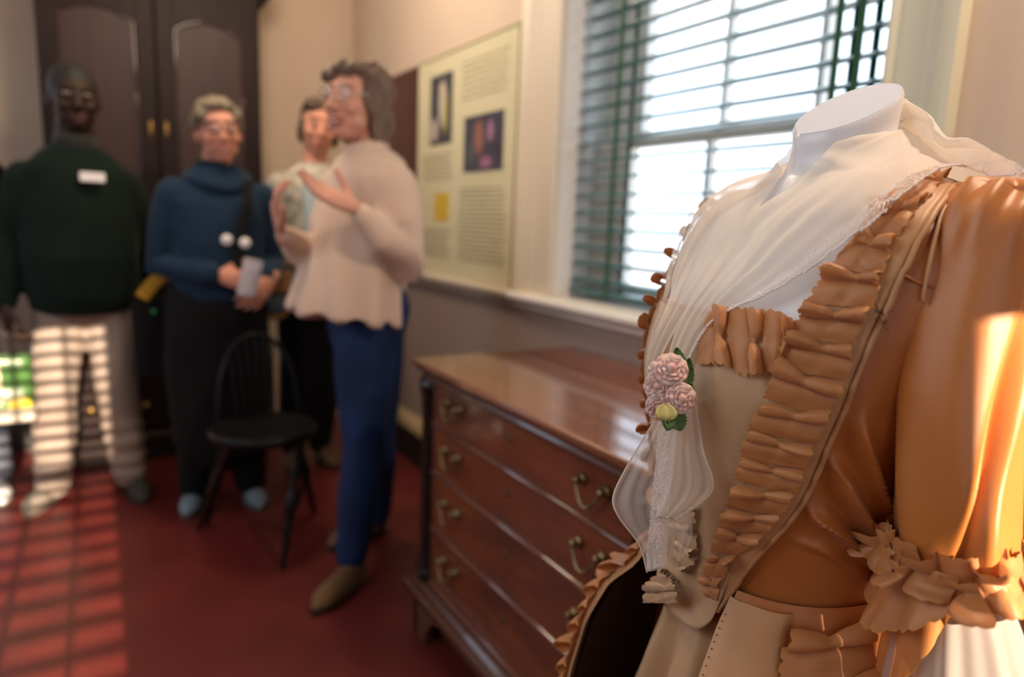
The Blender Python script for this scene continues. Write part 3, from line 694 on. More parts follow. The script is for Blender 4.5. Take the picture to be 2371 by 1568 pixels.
# the printed tote bag in his hand
tb = empty('tote_bag', (-.33, PY - .10, .40), 'green floral carrier bag with white base hanging from the hand at left edge', 'bag')
flo = picture_mat('flower_print', (.05, .16, .03), [])
def tote_mat():
    m = picture_mat('floral_print', (.03, .09, .02), []); N = m.node_tree.nodes; Lk = m.node_tree.links; b = N['Principled BSDF']
    tc = N.new('ShaderNodeTexCoord'); cur = b.inputs['Base Color'].links[0].from_socket
    for (x, z, r, col) in ((-.055, .04, .040, (.42, .30, .48)), (.062, .06, .036, (.60, .42, .02)), (.07, .0, .018, (.03, .03, .12)), (-.04, .12, .02, (.35, .62, .55)), (.01, .10, .02, (.40, .42, .25))):
        mp = N.new('ShaderNodeMapping'); mp.inputs['Location'].default_value = (-x / r, 0, -z / r); mp.inputs['Scale'].default_value = (1 / r, 0, 1 / r); Lk.new(tc.outputs['Object'], mp.inputs[0])
        gd = N.new('ShaderNodeTexGradient'); gd.gradient_type = 'SPHERICAL'; Lk.new(mp.outputs[0], gd.inputs[0])
        mr_ = N.new('ShaderNodeMapRange'); mr_.inputs[2].default_value = .12; Lk.new(gd.outputs['Fac'], mr_.inputs[0])
        mx = N.new('ShaderNodeMix'); mx.data_type = 'RGBA'; Lk.new(mr_.outputs[0], mx.inputs[0]); Lk.new(cur, mx.inputs[6]); mx.inputs[7].default_value = (*col, 1); cur = mx.outputs[2]
    Lk.new(cur, b.inputs['Base Color']); return m
def bagfn(u, v):
    a = 2 * pi * u; t_ = v
    return (.105 * (abs(cos(a)) ** .35) * (1 if cos(a) > 0 else -1) * (1 - .05 * t_), .040 * (abs(sin(a)) ** .5) * (1 if sin(a) > 0 else -1) * (1 - .4 * t_) + .004 * sin(9 * t_ + 5 * u), .045 + .20 * t_)
solid(MB().grid(bagfn, 48, 12, True).build('bag_body', tote_mat(), tb, True), .002)
b_ = MB().grid(lambda u, v: (lambda p: (p[0] * 1.02, p[1] * 1.04, .0 + .05 * v))(bagfn(u, 0)), 48, 4, True); b_.f.append(tuple(k * 4 for k in range(48)))
solid(b_.build('bag_base', mat('bag_white', (.55, .52, .46), .6), tb, True), .003)
MB().box((-.008, -.043, .02), (.012, -.040, .245)).build('bag_band', mat('bag_cream', (.66, .60, .44), .6), tb)
for yy in (-.022, .022): MB().tube([(-.05, yy, .24), (-.04, yy * .6, .30), (.015, yy * .2, .345), (.045, yy * .6, .30), (.05, yy, .24)], .004, 8).build('handle', blackp, tb, True)

# ---------------- woman in blue
BYY = 2.82
pb = empty('person', (.40, BYY, 0), 'smiling short-haired person in glasses and a blue cowl-neck jumper holding a pale paper', 'person')
body = MB()
hc = V((.414, BYY, 1.485)); Hb = add_head(body, hc, 180, 1.03, tilt=-3, roll=4)
body.tube([(.41, BYY + .015, 1.42), (.405, BYY + .02, 1.31)], [.050, .056], 16)
body.tube([(.405, BYY + .01, 1.28), (.40, BYY, 1.12), (.39, BYY, .98), (.39, BYY, .86)], [(.13, .08), (.14, .115), (.14, .11), (.16, .115)], 20)
BL = [(.255, BYY + .01, 1.245), (.205, BYY + .02, .99), (.36, BYY - .15, .965)]
BR = [(.560, BYY + .01, 1.245), (.590, BYY + .02, .99), (.565, BYY - .13, .950)]
for A in (BL, BR): body.tube(A, [.042, .036, .024], 12)
add_hand(body, (.375, BYY - .155, .965), (1, -.15, -.18), (0, 1, -.1), (.1, 0, 1), .55, .95)
add_hand(body, (.562, BYY - .145, .945), (-.62, -.25, -.6), (0, 1, .1), (-.2, 0, 1), .5, .95)
bAL, bAR = V((.300, BYY + .10, .09)), V((.505, BYY + .06, .09))
lower_body(body, (.39, BYY, .82), (.32, BYY, .45), bAL, (.47, BYY, .45), bAR, (.39, BYY, .95), .15)
blob(body, 'body', fair2, pb, VOX, 4)
face_parts(Hb, pb, (.12, .10, .09), (.46, .13, .12), True, brow=(.20, .15, .10))
hg = mat('hair_grey_brown', (.10, .075, .045), .75, col2=(.22, .185, .14), vscale=30, bump=.6, bscale=140)
hair_cap(Hb, pb, hg, [((0, -.030, .045), (.083, .092, .083)), ((.0, .045, .088), (.056, .035, .024)), ((.05, .02, .055), (.034, .05, .036)), ((-.052, .015, .055), (.034, .05, .036)), ((0, -.055, -.005), (.066, .05, .06)), ((-.076, -.004, .026), (.014, .03, .036)), ((.076, -.004, .026), (.014, .03, .036))], amp=.005)
spectacles(Hb, pb, mat('dark_frame', (.02, .012, .012), .3), r=.0022)
bl = mat('blue_knit', (.004, .020, .048), .9, sheen=.08, spec=.3, bump=.5, bscale=110)
t = MB()
t.tube([(.405, BYY + .01, 1.335), (.405, BYY + .005, 1.29), (.40, BYY, 1.22), (.40, BYY - .005, 1.08), (.395, BYY - .005, .94), (.395, BYY, .87)], [(.075, .07), (.135, .085), (.175, .11), (.170, .13), (.165, .13), (.170, .13)], 28, round_ends=False)
for A in (BL, BR):
    A = [V(a) for a in A]; t.tube([A[0], A[0].lerp(A[1], .5), A[1], A[1].lerp(A[2], .6), A[2].lerp(A[1], .05)], [.066, .062, .058, .048, .040], 16)
js = blob(t, 'jumper', bl, pb, .008, 7, folds(.009, 9, .6, 3))
def cowl(u, v):
    a = 2 * pi * u; r = .064 + .045 * v - .018 * sin(v * pi * 2.2); fr = max(0, -sin(a))
    return (.405 + (r + .008) * cos(a), BYY + .010 + (r * .85) * sin(a) - .015 * fr, 1.372 - .055 * v - .055 * fr * v + .012 * sin(v * pi * 2) + .006 * sin(3 * a + 2))
solid(MB().grid(cowl, 40, 14, True).build('cowl_collar', bl, js, True), .005)
blk_c = mat('black_cloth', (.004, .004, .005), .9, spec=.25)
t = MB(); t.tube([(.39, BYY, .95), (.39, BYY, .84), (.39, BYY + .01, .60), (.40, BYY + .03, .42), (.405, BYY + .04, .30)], [(.165, .12), (.185, .13), (.195, .14), (.19, .14), (.185, .14)], 28)
for A, K in ((bAL, (.32, BYY, .47)), (bAR, (.47, BYY, .47))): t.tube([K, V(K).lerp(A, .5), A + V((0, -.005, .0))], [.095, .082, .066], 14)
blob(t, 'trousers', blk_c, pb, .010, 7, folds(.008, 7, .3))
bsh = mat('blue_grey_shoe', (.16, .23, .29), .7)
shoe(pb, (.325, 3.00, 0), (.245, 2.78, 0), bsh, sol); shoe(pb, (.505, 2.96, 0), (.52, 2.73, 0), bsh, sol)
MB().tube([(.50, BYY - .085, 1.31), (.485, BYY - .125, 1.22), (.455, BYY - .145, 1.10), (.44, BYY - .15, 1.0)], [(.016, .002)] * 4, 10, up=(1, 0, 0), round_ends=False).build('lanyard', blk_c, pb)
for (x, z) in ((.408, 1.095), (.470, 1.085)): MB().lathe([(.0005, -.003), (.019, -.003), (.020, 0), (.018, .004), (.0005, .005)], (x, BYY - .158, z), 20, Matrix.Rotation(pi / 2, 4, 'X')).build('badge', tagm, pb, True)
for o in pb.children: o.location -= pb.location
hp = empty('folded_paper', (.475, BYY - .20, .955), 'pale folded paper held in the hands of the person in blue', 'paper')
o = MB().box((-.033, -.003, -.06), (.033, .003, .075)).box((-.033, -.008, -.06), (.020, -.004, .045)).build('sheet', mat('lilac_paper', (.62, .60, .68), .6), hp, bevel=.001); o.rotation_euler = (.1, .22, 0)
# shoulder bag with a yellow strap between the two
sb = empty('shoulder_bag', (.190, BYY + .165, .60), 'black shoulder bag with a yellow strap behind the person in blue', 'bag')
MB().grid(lambda u, v: (.085 * (abs(cos(2 * pi * u)) ** .5) * (1 if cos(2 * pi * u) > 0 else -1), .05 * (abs(sin(2 * pi * u)) ** .6) * (1 if sin(2 * pi * u) > 0 else -1), .30 * v - .05), 36, 6, True).add([(-.07, -.03, -.05), (.07, -.03, -.05), (.07, .03, -.05), (-.07, .03, -.05)], [(0, 3, 2, 1)]).add([(-.07, -.03, .25), (.07, -.03, .25), (.07, .03, .25), (-.07, .03, .25)], [(0, 1, 2, 3)]).build('bag_body', blk_c, sb, True)
MB().tube([(-.05, -.055, .26), (-.015, -.062, .31), (.04, -.055, .36)], [(.024, .002)] * 3, 8, up=(1, 0, -1), round_ends=False).build('strap', mat('yellow_webbing', (.55, .30, .02), .7), sb)
MB().ell((-.01, -.056, .205), (.011, .005, .009), 10, 8).build('charm', mat('green_plastic', (.02, .30, .06), .4), sb, True)

# ---------------- the speaker
SX, SY = .72, 2.10
ps = empty('person', (SX, SY, 0), 'speaker in a loose beige jumper and blue jeans gesturing with both hands', 'person')
body = MB()
hc = V((.70, SY, 1.530)); Hs = add_head(body, hc, 240, 1.02, tilt=3)
body.tube([(.725, SY + .005, 1.47), (.745, SY + .01, 1.36)], [.048, .050], 16)
body.tube([(.745, SY + .01, 1.29), (.73, SY, 1.18), (.725, SY, 1.02), (.73, SY, .88)], [(.075, .10), (.12, .13), (.11, .12), (.09, .10)], 20)
SN = [(.76, SY - .15, 1.285), (.778, SY - .19, 1.085), (.645, SY - .22, 1.20)]   # near arm
SF = [(.70, SY + .14, 1.28), (.64, SY + .16, 1.05), (.475, SY - .04, 1.135)]
for A in (SN, SF): body.tube(A, [.044, .040, .024], 12)
add_hand(body, (.622, SY - .225, 1.222), (-1, -.05, .38), (.25, -.62, .75), (.1, .6, 1), .16, 1.0, spread=.03, thumb_open=1.1)
add_hand(body, (.463, SY - .045, 1.145), (-.25, -.15, 1), (.8, -.3, .2), (.3, -.9, .2), .5, .93, spread=.06)
kL, aL = V((.705, SY - .06, .47)), V((.665, SY - .065, .11)); kR, aR = V((.80, SY + .08, .47)), V((.85, SY + .20, .11))
lower_body(body, (.735, SY, .84), kL, aL, kR, aR, (.73, SY, .98), .12, .070, .045, .034, .12)
blob(body, 'body', fair, ps, .0042, 3)
face_parts(Hs, ps, (.10, .12, .12), (.44, .15, .14), True, brow=(.22, .17, .13))
hs = mat('hair_ash_brown', (.085, .048, .032), .7, col2=(.17, .11, .08), vscale=24, bump=.7, bscale=140)
hair_cap(Hs, ps, hs, [((0, -.036, .048), (.088, .096, .088)), ((0, .040, .088), (.062, .044, .030)), ((.066, -.01, .02), (.026, .052, .075)), ((-.066, -.01, .02), (.026, .052, .075)), ((.062, -.035, -.05), (.028, .045, .062)), ((-.062, -.035, -.05), (.028, .045, .062)), ((0, -.075, -.035), (.078, .05, .085)), ((.045, .055, .074), (.034, .032, .026))], amp=.007)
spectacles(Hs, ps, mat('silver_frame', (.55, .52, .50), .2, 1.), r=.0016)
er = MB().ell(Hs @ V((.080, -.004, -.052)), (.010, .010, .017), 12, 8).build('earring', mat('gold', (.75, .45, .10), .3, 1.), ps, True)
bg_ = mat('beige_knit', (.62, .46, .36), .95, sheen=.35, bump=.5, bscale=130, var=.05, vscale=5)
t = MB()
t.tube([(.742, SY + .005, 1.405), (.745, SY + .005, 1.37), (.745, SY, 1.31), (.735, SY, 1.20), (.710, SY, 1.08), (.685, SY, .98), (.668, SY, .880)],
       [(.066, .066), (.105, .125), (.125, .185), (.140, .185), (.150, .185), (.165, .19), (.185, .20)], 32, round_ends=False)
for A, rr in ((SN, (.080, .080, .080, .056, .036)), (SF, (.078, .076, .072, .05, .034))):
    A = [V(a) for a in A]; e = A[1] + V((.0, 0, -.015)); t.tube([A[0], A[0].lerp(e, .5), e, e.lerp(A[2], .55), A[2]], rr, 18)
def poncho(co, no):
    a = atan2(co.y - SY, co.x - .69); k = max(0, min(1, (1.16 - co.z) / .28)); near = 1 if abs(co.y - SY) < .26 else 0
    co = co + no * (-.006 * k + .015 * k * sin(a * 11 + 1.5 * noise.noise(co * 3)) + .007 * noise.noise(V((co.x * 8, co.y * 8, co.z * 6))))
    return co
sj = blob(t, 'jumper', bg_, ps, .009, 7, poncho)
solid(MB().grid(lambda u, v: (.735 + (.056 + .012 * v) * cos(2 * pi * u), SY + .004 + (.056 + .012 * v) * sin(2 * pi * u), 1.425 - .03 * v + .012 * cos(2 * pi * u)), 32, 5, True).build('neckband', bg_, sj, True), .006)
jn = mat('blue_denim', (.006, .022, .085), .75, spec=.3, bump=.3, bscale=160, var=.3, vscale=7)
t = MB(); lower_body(t, (.735, SY, .85), kL, aL + V((0, 0, -.005)), kR, aR, (.735, SY, .97), .135, .100, .068, .052, .15)
blob(t, 'jeans', jn, ps, .008, 6, folds(.006, 11, .5, 8))
bm_ = mat('tan_suede', (.12, .060, .020), .8, sheen=.3, bump=.3, bscale=120); bsl = mat('boot_sole', (.02, .012, .008), .7)
shoe(ps, (.715, 2.060, 0), (.500, 1.905, 0), bm_, bsl, 'ankle_boot', top=.15, boot=True, w_=.042); shoe(ps, (.905, 2.36, 0), (.655, 2.29, 0), bm_, bsl, 'ankle_boot', top=.15, boot=True)
for o in ps.children: o.location -= ps.location

# ---------------- the person behind the speaker
QY = 2.74
pq = empty('person', (.75, QY, 0), 'dark-haired person in a pale patterned top half hidden behind the beige-clad speaker', 'person')
body = MB()
hc = V((.765, QY, 1.525)); Hq = add_head(body, hc, 190, 1.0, tilt=-6, roll=-6)
body.tube([(.755, QY + .015, 1.46), (.75, QY + .02, 1.36)], [.048, .052], 16)
body.tube([(.75, QY + .01, 1.29), (.75, QY, 1.15), (.74, QY, 1.0), (.74, QY, .86)], [(.10, .065), (.13, .11), (.125, .10), (.15, .11)], 20)
QL = [(.615, QY, 1.28), (.585, QY + .02, 1.04), (.66, QY - .13, 1.02)]; QR = [(.885, QY, 1.28), (.925, QY + .02, 1.04), (.84, QY - .12, 1.02)]
for A in (QL, QR): body.tube(A, [.042, .036, .024], 12)
add_hand(body, (.68, QY - .14, 1.03), (1, -.2, -.2), (0, 1, 0), (0, 0, 1), .5, .92); add_hand(body, (.82, QY - .13, 1.03), (-1, -.2, -.2), (0, 1, 0), (0, 0, 1), .5, .92)
qL, qR = V((.70, QY + .24, .09)), V((.83, QY + .26, .09))
lower_body(body, (.74, QY + .02, .84), (.69, QY + .10, .47), qL, (.81, QY + .10, .47), qR, (.74, QY, .98), .125)
blob(body, 'body', fair2, pq, VOX, 4)
face_parts(Hq, pq, (.08, .05, .03), (.36, .10, .09), False, brow=(.05, .035, .025))
hd = mat('hair_dark_brown', (.045, .026, .018), .65, col2=(.09, .055, .035), vscale=24, bump=.6, bscale=140)
hair_cap(Hq, pq, hd, [((0, -.030, .045), (.082, .092, .084)), ((.03, .04, .082), (.045, .035, .024)), ((-.03, .04, .082), (.045, .035, .024)), ((0, -.06, -.03), (.066, .045, .07)), ((-.068, -.01, -.01), (.018, .04, .06)), ((.068, -.01, -.01), (.018, .04, .06))], amp=.005)
def weave_mat():
    m = mat('white_grey_weave', (.66, .62, .52), .9, col2=(.16, .15, .13), vscale=38, sheen=.3, bump=.5, bscale=90); return m
t = MB()
t.tube([(.75, QY + .01, 1.38), (.75, QY + .01, 1.34), (.75, QY, 1.27), (.75, QY, 1.12), (.745, QY, .96), (.74, QY, .80)], [(.07, .065), (.12, .085), (.155, .105), (.155, .125), (.15, .125), (.165, .13)], 24, round_ends=False)
for A in (QL, QR):
    A = [V(a) for a in A]; t.tube([A[0], A[0].lerp(A[1], .5), A[1], A[1].lerp(A[2], .8)], [.064, .060, .055, .042], 14)
tp = blob(t, 'cardigan', weave_mat(), pq, .009, 7, folds(.008, 9, .5, 5))
solid(MB().grid(lambda u, v: (.755 - .09 + .10 * u, QY - .108 - .012 * sin(pi * u) - .02 * sin(pi * v), 1.30 - .28 * v), 10, 14).build('shirt_front', mat('pale_blue_cotton', (.36, .45, .50), .8), tp, True), .003)
def stripe_mat():
    m = bpy.data.materials.new('striped_wool'); m.use_nodes = True; N = m.node_tree.nodes; Lk = m.node_tree.links; b = N['Principled BSDF']; b.inputs['Roughness'].default_value = .9
    tc = N.new('ShaderNodeTexCoord'); sp = N.new('ShaderNodeSeparateXYZ'); Lk.new(tc.outputs['Generated'], sp.inputs[0])
    r = N.new('ShaderNodeValToRGB'); r.color_ramp.interpolation = 'CONSTANT'; Lk.new(sp.outputs['Z'], r.inputs[0]); el = r.color_ramp.elements
    cols = [(0, (.42, .20, .05)), (.08, (.10, .10, .11)), (.16, (.12, .15, .18)), (.30, (.06, .045, .04)), (.36, (.36, .17, .06)), (.62, (.02, .018, .02)), (.68, (.25, .14, .09)), (.74, (.02, .018, .02)), (.80, (.30, .12, .05)), (.94, (.28, .20, .16))]
    el[0].position = 0; el[0].color = (*cols[0][1], 1); el[1].position = cols[1][0]; el[1].color = (*cols[1][1], 1)
    for p, c in cols[2:]: e = el.new(p); e.color = (*c, 1)
    Lk.new(r.outputs[0], b.inputs['Base Color']); return m
t = MB().tube([(.556, QY - .12, 1.06), (.553, QY - .13, .96), (.551, QY - .13, .82), (.553, QY - .12, .775)], [(.05, .02), (.055, .028), (.06, .03), (.055, .025)], 20, up=(1, 0, 0))
blob(t, 'striped_scarf', stripe_mat(), pq, .008, 4, folds(.006, 18, .2, 1))
t = MB(); lower_body(t, (.74, QY + .02, .85), (.69, QY + .10, .47), qL, (.81, QY + .10, .47), qR, (.74, QY, .96), .155, .102, .072, .056, .135)
blob(t, 'trousers', blk_c, pq, .009, 6, folds(.006, 8, .4))
for (h, t_) in (((.70, 3.02, 0), (.68, 2.79, 0)), ((.84, 3.06, 0), (.86, 2.82, 0))): shoe(pq, h, t_, bm_, bsl)
for o in pq.children: o.location -= pq.location
pq.location = (.818, 2.98, 0); pq.scale = (1.02,) * 3

# ---------------- the person cut off by the left edge of the picture
ZX, ZY = -.52, 3.40
pz = empty('person', (ZX, ZY, 0), 'person in dark jacket and grey-blue jeans mostly outside the left edge of the picture', 'person')
body = MB()
Hz = add_head(body, V((ZX, ZY, 1.56)), 165, 1.0)
body.tube([(ZX, ZY + .015, 1.50), (ZX, ZY + .02, 1.38)], [.05, .056], 16)
body.tube([(ZX, ZY + .01, 1.34), (ZX, ZY, 1.15), (ZX, ZY, .98), (ZX, ZY, .86)], [(.13, .08), (.15, .12), (.14, .11), (.16, .12)], 20)
ZL = [(ZX - .17, ZY, 1.30), (ZX - .22, ZY + .02, 1.05), (ZX - .19, ZY - .1, .83)]; ZR = [(ZX + .17, ZY, 1.30), (ZX + .21, ZY + .02, 1.05), (ZX + .17, ZY - .1, .83)]
for A in (ZL, ZR): body.tube(A, [.045, .038, .026], 12)
add_hand(body, (ZX - .19, ZY - .1, .82), (0, -.2, -1), (1, 0, 0), (0, -1, 0), .4); add_hand(body, (ZX + .17, ZY - .1, .82), (0, -.2, -1), (-1, 0, 0), (0, -1, 0), .4)
zL, zR = V((ZX - .11, ZY + .04, .09)), V((ZX + .12, ZY - .02, .09))
lower_body(body, (ZX, ZY, .84), (ZX - .10, ZY, .47), zL, (ZX + .10, ZY - .02, .47), zR, (ZX, ZY, .98), .15)
blob(body, 'body', fair2, pz, .007, 4)
face_parts(Hz, pz, (.05, .04, .03), (.40, .14, .12), brow=(.06, .04, .03))
hair_cap(Hz, pz, hd, [((0, -.028, .045), (.081, .092, .082)), ((0, -.055, .0), (.07, .05, .06))], voxel=.008)
t = MB(); t.tube([(ZX, ZY + .01, 1.40), (ZX, ZY + .01, 1.35), (ZX, ZY, 1.28), (ZX, ZY, 1.05), (ZX, ZY, .80)], [(.075, .07), (.13, .09), (.175, .115), (.175, .14), (.18, .14)], 24, round_ends=False)
for A in (ZL, ZR):
    A = [V(a) for a in A]; t.tube([A[0], A[0].lerp(A[1], .5), A[1], A[2]], [.072, .068, .060, .045], 14)
blob(t, 'jacket', blk_c, pz, .010, 6, folds(.008, 8, .5, 2))
t = MB(); lower_body(t, (ZX, ZY, .85), (ZX - .10, ZY, .47), zL, (ZX + .10, ZY - .02, .47), zR, (ZX, ZY, .95), .155, .09, .07, .06, .13)
blob(t, 'jeans', mat('grey_blue_denim', (.085, .10, .15), .8, bump=.3, bscale=150, var=.2), pz, .010, 6, folds(.006, 9, .5))
shoe(pz, (ZX - .11, ZY + .10, 0), (ZX - .14, ZY - .15, 0), tagm, sol); shoe(pz, (ZX + .11, ZY + .05, 0), (ZX + .15, ZY - .20, 0), tagm, sol)
for o in pz.children: o.location -= pz.location

# ================================================================ THE MANNEQUIN AND THE GOWN
NC = V((.672, .453, 0)); FD = V((-.963, .271, 0)).normalized(); LD = V((-.271, -.963, 0)).normalized(); UP = V((0, 0, 1))
def B(f, l, z): return NC + FD * f + LD * l + UP * z          # forward, towards the gown's left arm, height
def loc(P): d = V(P) - NC; return d.dot(FD), d.dot(LD), P[2]
def smoothlerp(tab, z):
    """tab rows sorted by descending z; Catmull-Rom between rows"""
    n = len(tab)
    if z >= tab[0][0]: return list(tab[0])
    if z <= tab[-1][0]: return list(tab[-1])
    for i in range(n - 1):
        if tab[i][0] >= z >= tab[i + 1][0]: break
    t = (tab[i][0] - z) / (tab[i][0] - tab[i + 1][0]); p0, p1, p2, p3 = tab[max(0, i - 1)], tab[i], tab[i + 1], tab[min(n - 1, i + 2)]
    out = []
    for a, b, c, d in zip(p0, p1, p2, p3):
        m1 = (c - a) / 2 if i > 0 else (c - b); m2 = (d - b) / 2 if i < n - 2 else (c - b)
        if (m1 > 0) != (c - b > 0): m1 = 0
        if (m2 > 0) != (c - b > 0): m2 = 0
        h = t * t * (3 - 2 * t); out.append(b * (1 - h) + c * h + (t * (1 - t) ** 2) * m1 * .8 - (t * t * (1 - t)) * m2 * .8)
    return out
RINGS = [(1.262, -.006, .060, .060, .062), (1.250, -.006, .080, .064, .068), (1.240, -.004, .110, .070, .075), (1.226, 0, .148, .078, .080), (1.205, .004, .178, .088, .085),
         (1.17, .008, .186, .106, .09), (1.13, .010, .178, .130, .095), (1.09, .012, .168, .150, .095), (1.05, .014, .157, .158, .092), (.98, .018, .140, .142, .087), (.90, .024, .124, .118, .082), (.83, .026, .117, .105, .080), (.78, .026, .125, .115, .09)]
def ring_pt(c, a, bf, bb, th, off, e=.88):
    cx, sx = cos(th), sin(th); b = bf if cx > 0 else bb
    return c + (b + off) * (abs(cx) ** e) * (1 if cx > 0 else -1), (a + off) * (abs(sx) ** e) * (1 if sx > 0 else -1)
def T(th, z, off=0.):
    _, c, a, bf, bb = smoothlerp(RINGS, z); f, l = ring_pt(c, a, bf, bb, th, off); return B(f, l, z)
# ---- the white form
man = empty('mannequin', B(0, 0, 0), 'white headless mannequin torso with a slanted flat neck, wearing the copper satin gown', 'mannequin')
mwhite = mat('mannequin_plastic', (.74, .75, .80), .28, sss=.05, spec=.5)
neck = [(1.330, .56, -.002, .0445, .052, .049), (1.326, .56, -.002, .0460, .0535, .0505), (1.316, .52, -.002, .0450, .053, .050), (1.300, .38, -.002, .0455, .052, .050), (1.28, .20, -.004, .051, .055, .055), (1.262, .05, -.006, .060, .060, .062)]
mb = MB(); NR = 64
allr = [(z, k, c, a, bf, bb) for z, k, c, a, bf, bb in neck] + [(z, 0, *smoothlerp(RINGS, z)[1:]) for z in [1.256 - .012 * i for i in range(38)]]
for z, k, c, a, bf, bb in allr:
    for i in range(NR):
        th = 2 * pi * i / NR; f, l = ring_pt(c, a, bf, bb, th, 0, .95 if k else .88)
        if k: f += .004 * math.exp(-((th if th < pi else th - 2 * pi) / .25) ** 2) * min(1, k * 3)   # the ridge of the throat
        mb.v.append(B(f, l, z - k * (f - c) - 0.36 * k * l))
nr = len(allr)
for j in range(nr - 1):
    for i in range(NR): a = j * NR + i; b = j * NR + (i + 1) % NR; mb.f.append((a, b, b + NR, a + NR))
mb.f.append(tuple((nr - 1) * NR + i for i in range(NR)))
torso = mb.build('torso', mwhite, man, True)
mb2 = MB(); mb2.v = [v.copy() for v in mb.v[:NR]]; cc = sum(mb2.v, V()) / NR; mb2.v = [cc + (v - cc) * .985 + UP * .0012 for v in mb2.v] + [cc + UP * .0012] + [v.copy() for v in mb.v[:NR]]
mb2.f = [(i, (i + 1) % NR, NR) for i in range(NR)] + [(i, (i + 1) % NR, NR + 1 + (i + 1) % NR, NR + 1 + i) for i in range(NR)]
mb2.build('neck_cap', mat('neck_cap_shaded', (.60, .64, .76), .25), man, False)  # the cap's cool shading is put into its colour
MB().tube([B(0, 0, .80), B(0, 0, .03)], .016, 14).build('pole', mat('stand_steel', (.5, .5, .5), .3, 1.), man, True)
MB().lathe([(.17, 0), (.17, .008), (.03, .02), (.02, .05)], B(0, 0, 0), 32).build('foot_plate', MATS['stand_steel'], man, True)
for o in man.children: o.location -= man.location

# ---- surface to lay the pieces on
def skirt_rad(z):
    return smoothlerp([(.86, .03, .120, .108, .085), (.80, .03, .122, .106, .095), (.76, .03, .140, .112, .12), (.70, .03, .160, .125, .14), (.62, .03, .180, .145, .155), (.4, .03, .205, .185, .18), (.02, .03, .23, .22, .20)], z)
bm_ = MB(); bm_.grid(lambda u, v: T(2 * pi * u, 1.256 - v * .476), 120, 100, True)
BODY = BVHTree.FromPolygons([tuple(v) for v in bm_.v], bm_.f)
def SK(th, z, off=0.):
    _, c, a, bf, bb = skirt_rad(z); f, l = ring_pt(c, a, bf, bb, th, off, .92); return B(f, l, z)
bm_ = MB(); bm_.grid(lambda u, v: T(2 * pi * u, 1.256 - v * .42), 120, 90, True); bm_.grid(lambda u, v: SK(2 * pi * u, .835 - v * .7, .016), 120, 60, True)
BODY2 = BVHTree.FromPolygons([tuple(v) for v in bm_.v], bm_.f)
def S(x, y, h=0., tree=None):
    tree = tree or BODY
    d = ray(x, y); r = tree.ray_cast(EYE, d.normalized())
    if r[0] is None or r[3] > 1.2:
        best = None
        for k in range(40):
            p = EYE + d * (.5 + .012 * k); q = tree.find_nearest(p)
            if best is None or q[3] < best[0]: best = (q[3], q[0], q[1])
        p, n = best[1], best[2]
    else: p, n = r[0], r[1]
    q, c = V(p) - NC, 0
    if n.dot(V((q.x, q.y, 0))) < 0 and abs(n.z) < .9: n = -n
    if abs(n.z) >= .9 and n.z < 0: n = -n
    return p + n * h
def cr(pts, t):
    """Catmull-Rom through pts, t in 0..1"""
    n = len(pts) - 1; t = max(0, min(.99999, t)) * n; i = int(t); u = t - i
    p = [V(pts[max(0, min(n, k))]) for k in (i - 1, i, i + 1, i + 2)]
    return .5 * ((2 * p[1]) + (p[2] - p[0]) * u + (2 * p[0] - 5 * p[1] + 4 * p[2] - p[3]) * u * u + (3 * p[1] - p[0] - 3 * p[2] + p[3]) * u ** 3)

# ---- cloths
satin = mat('copper_satin', (.46, .145, .032), .34, sheen=.10, bump=.20, bscale=1700, var=.05, vscale=8, spec=.6, transl=.06)
satin_l = mat('pale_copper_satin', (.52, .27, .12), .40, sheen=.35, bump=.20, bscale=1700, var=.04, vscale=8, spec=.6, transl=.05)
satin_s = mat('satin_front_lit', (.50, .32, .18), .38, sheen=.35, bump=.20, bscale=1700, var=.04, vscale=10, spec=.6)  # mostly the bodice's satin; the brighter light in front is put into the colour
ruchem = mat('ruched_satin', (.56, .24, .085), .38, sheen=.3, bump=.20, bscale=1700, var=.06, vscale=30, spec=.55, transl=.22)
fraym = mat('frayed_edge', (.62, .33, .08), .8, transl=.3)
darkin = mat('gown_lining_shaded', (.10, .038, .015), .7)  # shade inside the open skirt is put into the lining's brown
gown = empty('satin_gown', B(0, 0, 0), 'copper satin historical gown with pinked ruched trimming on the headless mannequin', 'gown')
def gb(o, lab=None):
    if lab: o['label'] = lab
    o.location -= gown.location; return o

# bodice: side and back, cut from the form's surface, with the drag folds under the arm
FANX, FANY = 2110, 1400
_RO = [(2202, 451), (2129, 564), (2089, 640), (2052, 708), (2018, 772), (1981, 853), (1947, 936), (1910, 1020), (1872, 1117), (1832, 1185), (1795, 1232), (1740, 1304), (1712, 1357), (1680, 1412)]
def rox(y):
    for (x0, y0), (x1, y1) in zip(_RO, _RO[1:]):
        if y0 <= y <= y1: return x0 + (x1 - x0) * (y - y0) / (y1 - y0)
    return _RO[0][0] if y < _RO[0][1] else _RO[-1][0]
def bodice(u, v):
    th = 2 * pi * u; z = 1.236 - v * .436
    P = T(th, z, .005); x, y, d_ = px(P)
    if 0 < th < pi * .95:
        a = atan2(FANY - y, FANX - x); r = sqrt((x - FANX) ** 2 + (y - FANY) ** 2)
        env = math.exp(-((r - 280) / 230) ** 2) * max(0, min(1, (a - .45) / .25)) * max(0, min(1, (1.45 - a) / .2))
        env *= max(0, min(1, (x - rox(y) - 12) / 70))
        k = .0130 * (1 - 2 * abs(sin(a * 12 + .8 * noise.noise(V((x / 130, y / 130, 0))))) ** .8) + .0030 * sin(a * 31 + 1) + .003 * noise.noise(V((a * 7, r / 300, 2)))
        P = T(th, z, .005 + (k + .0095) * env)
    return P
BOD = MB().grid(bodice, 300, 150, True)
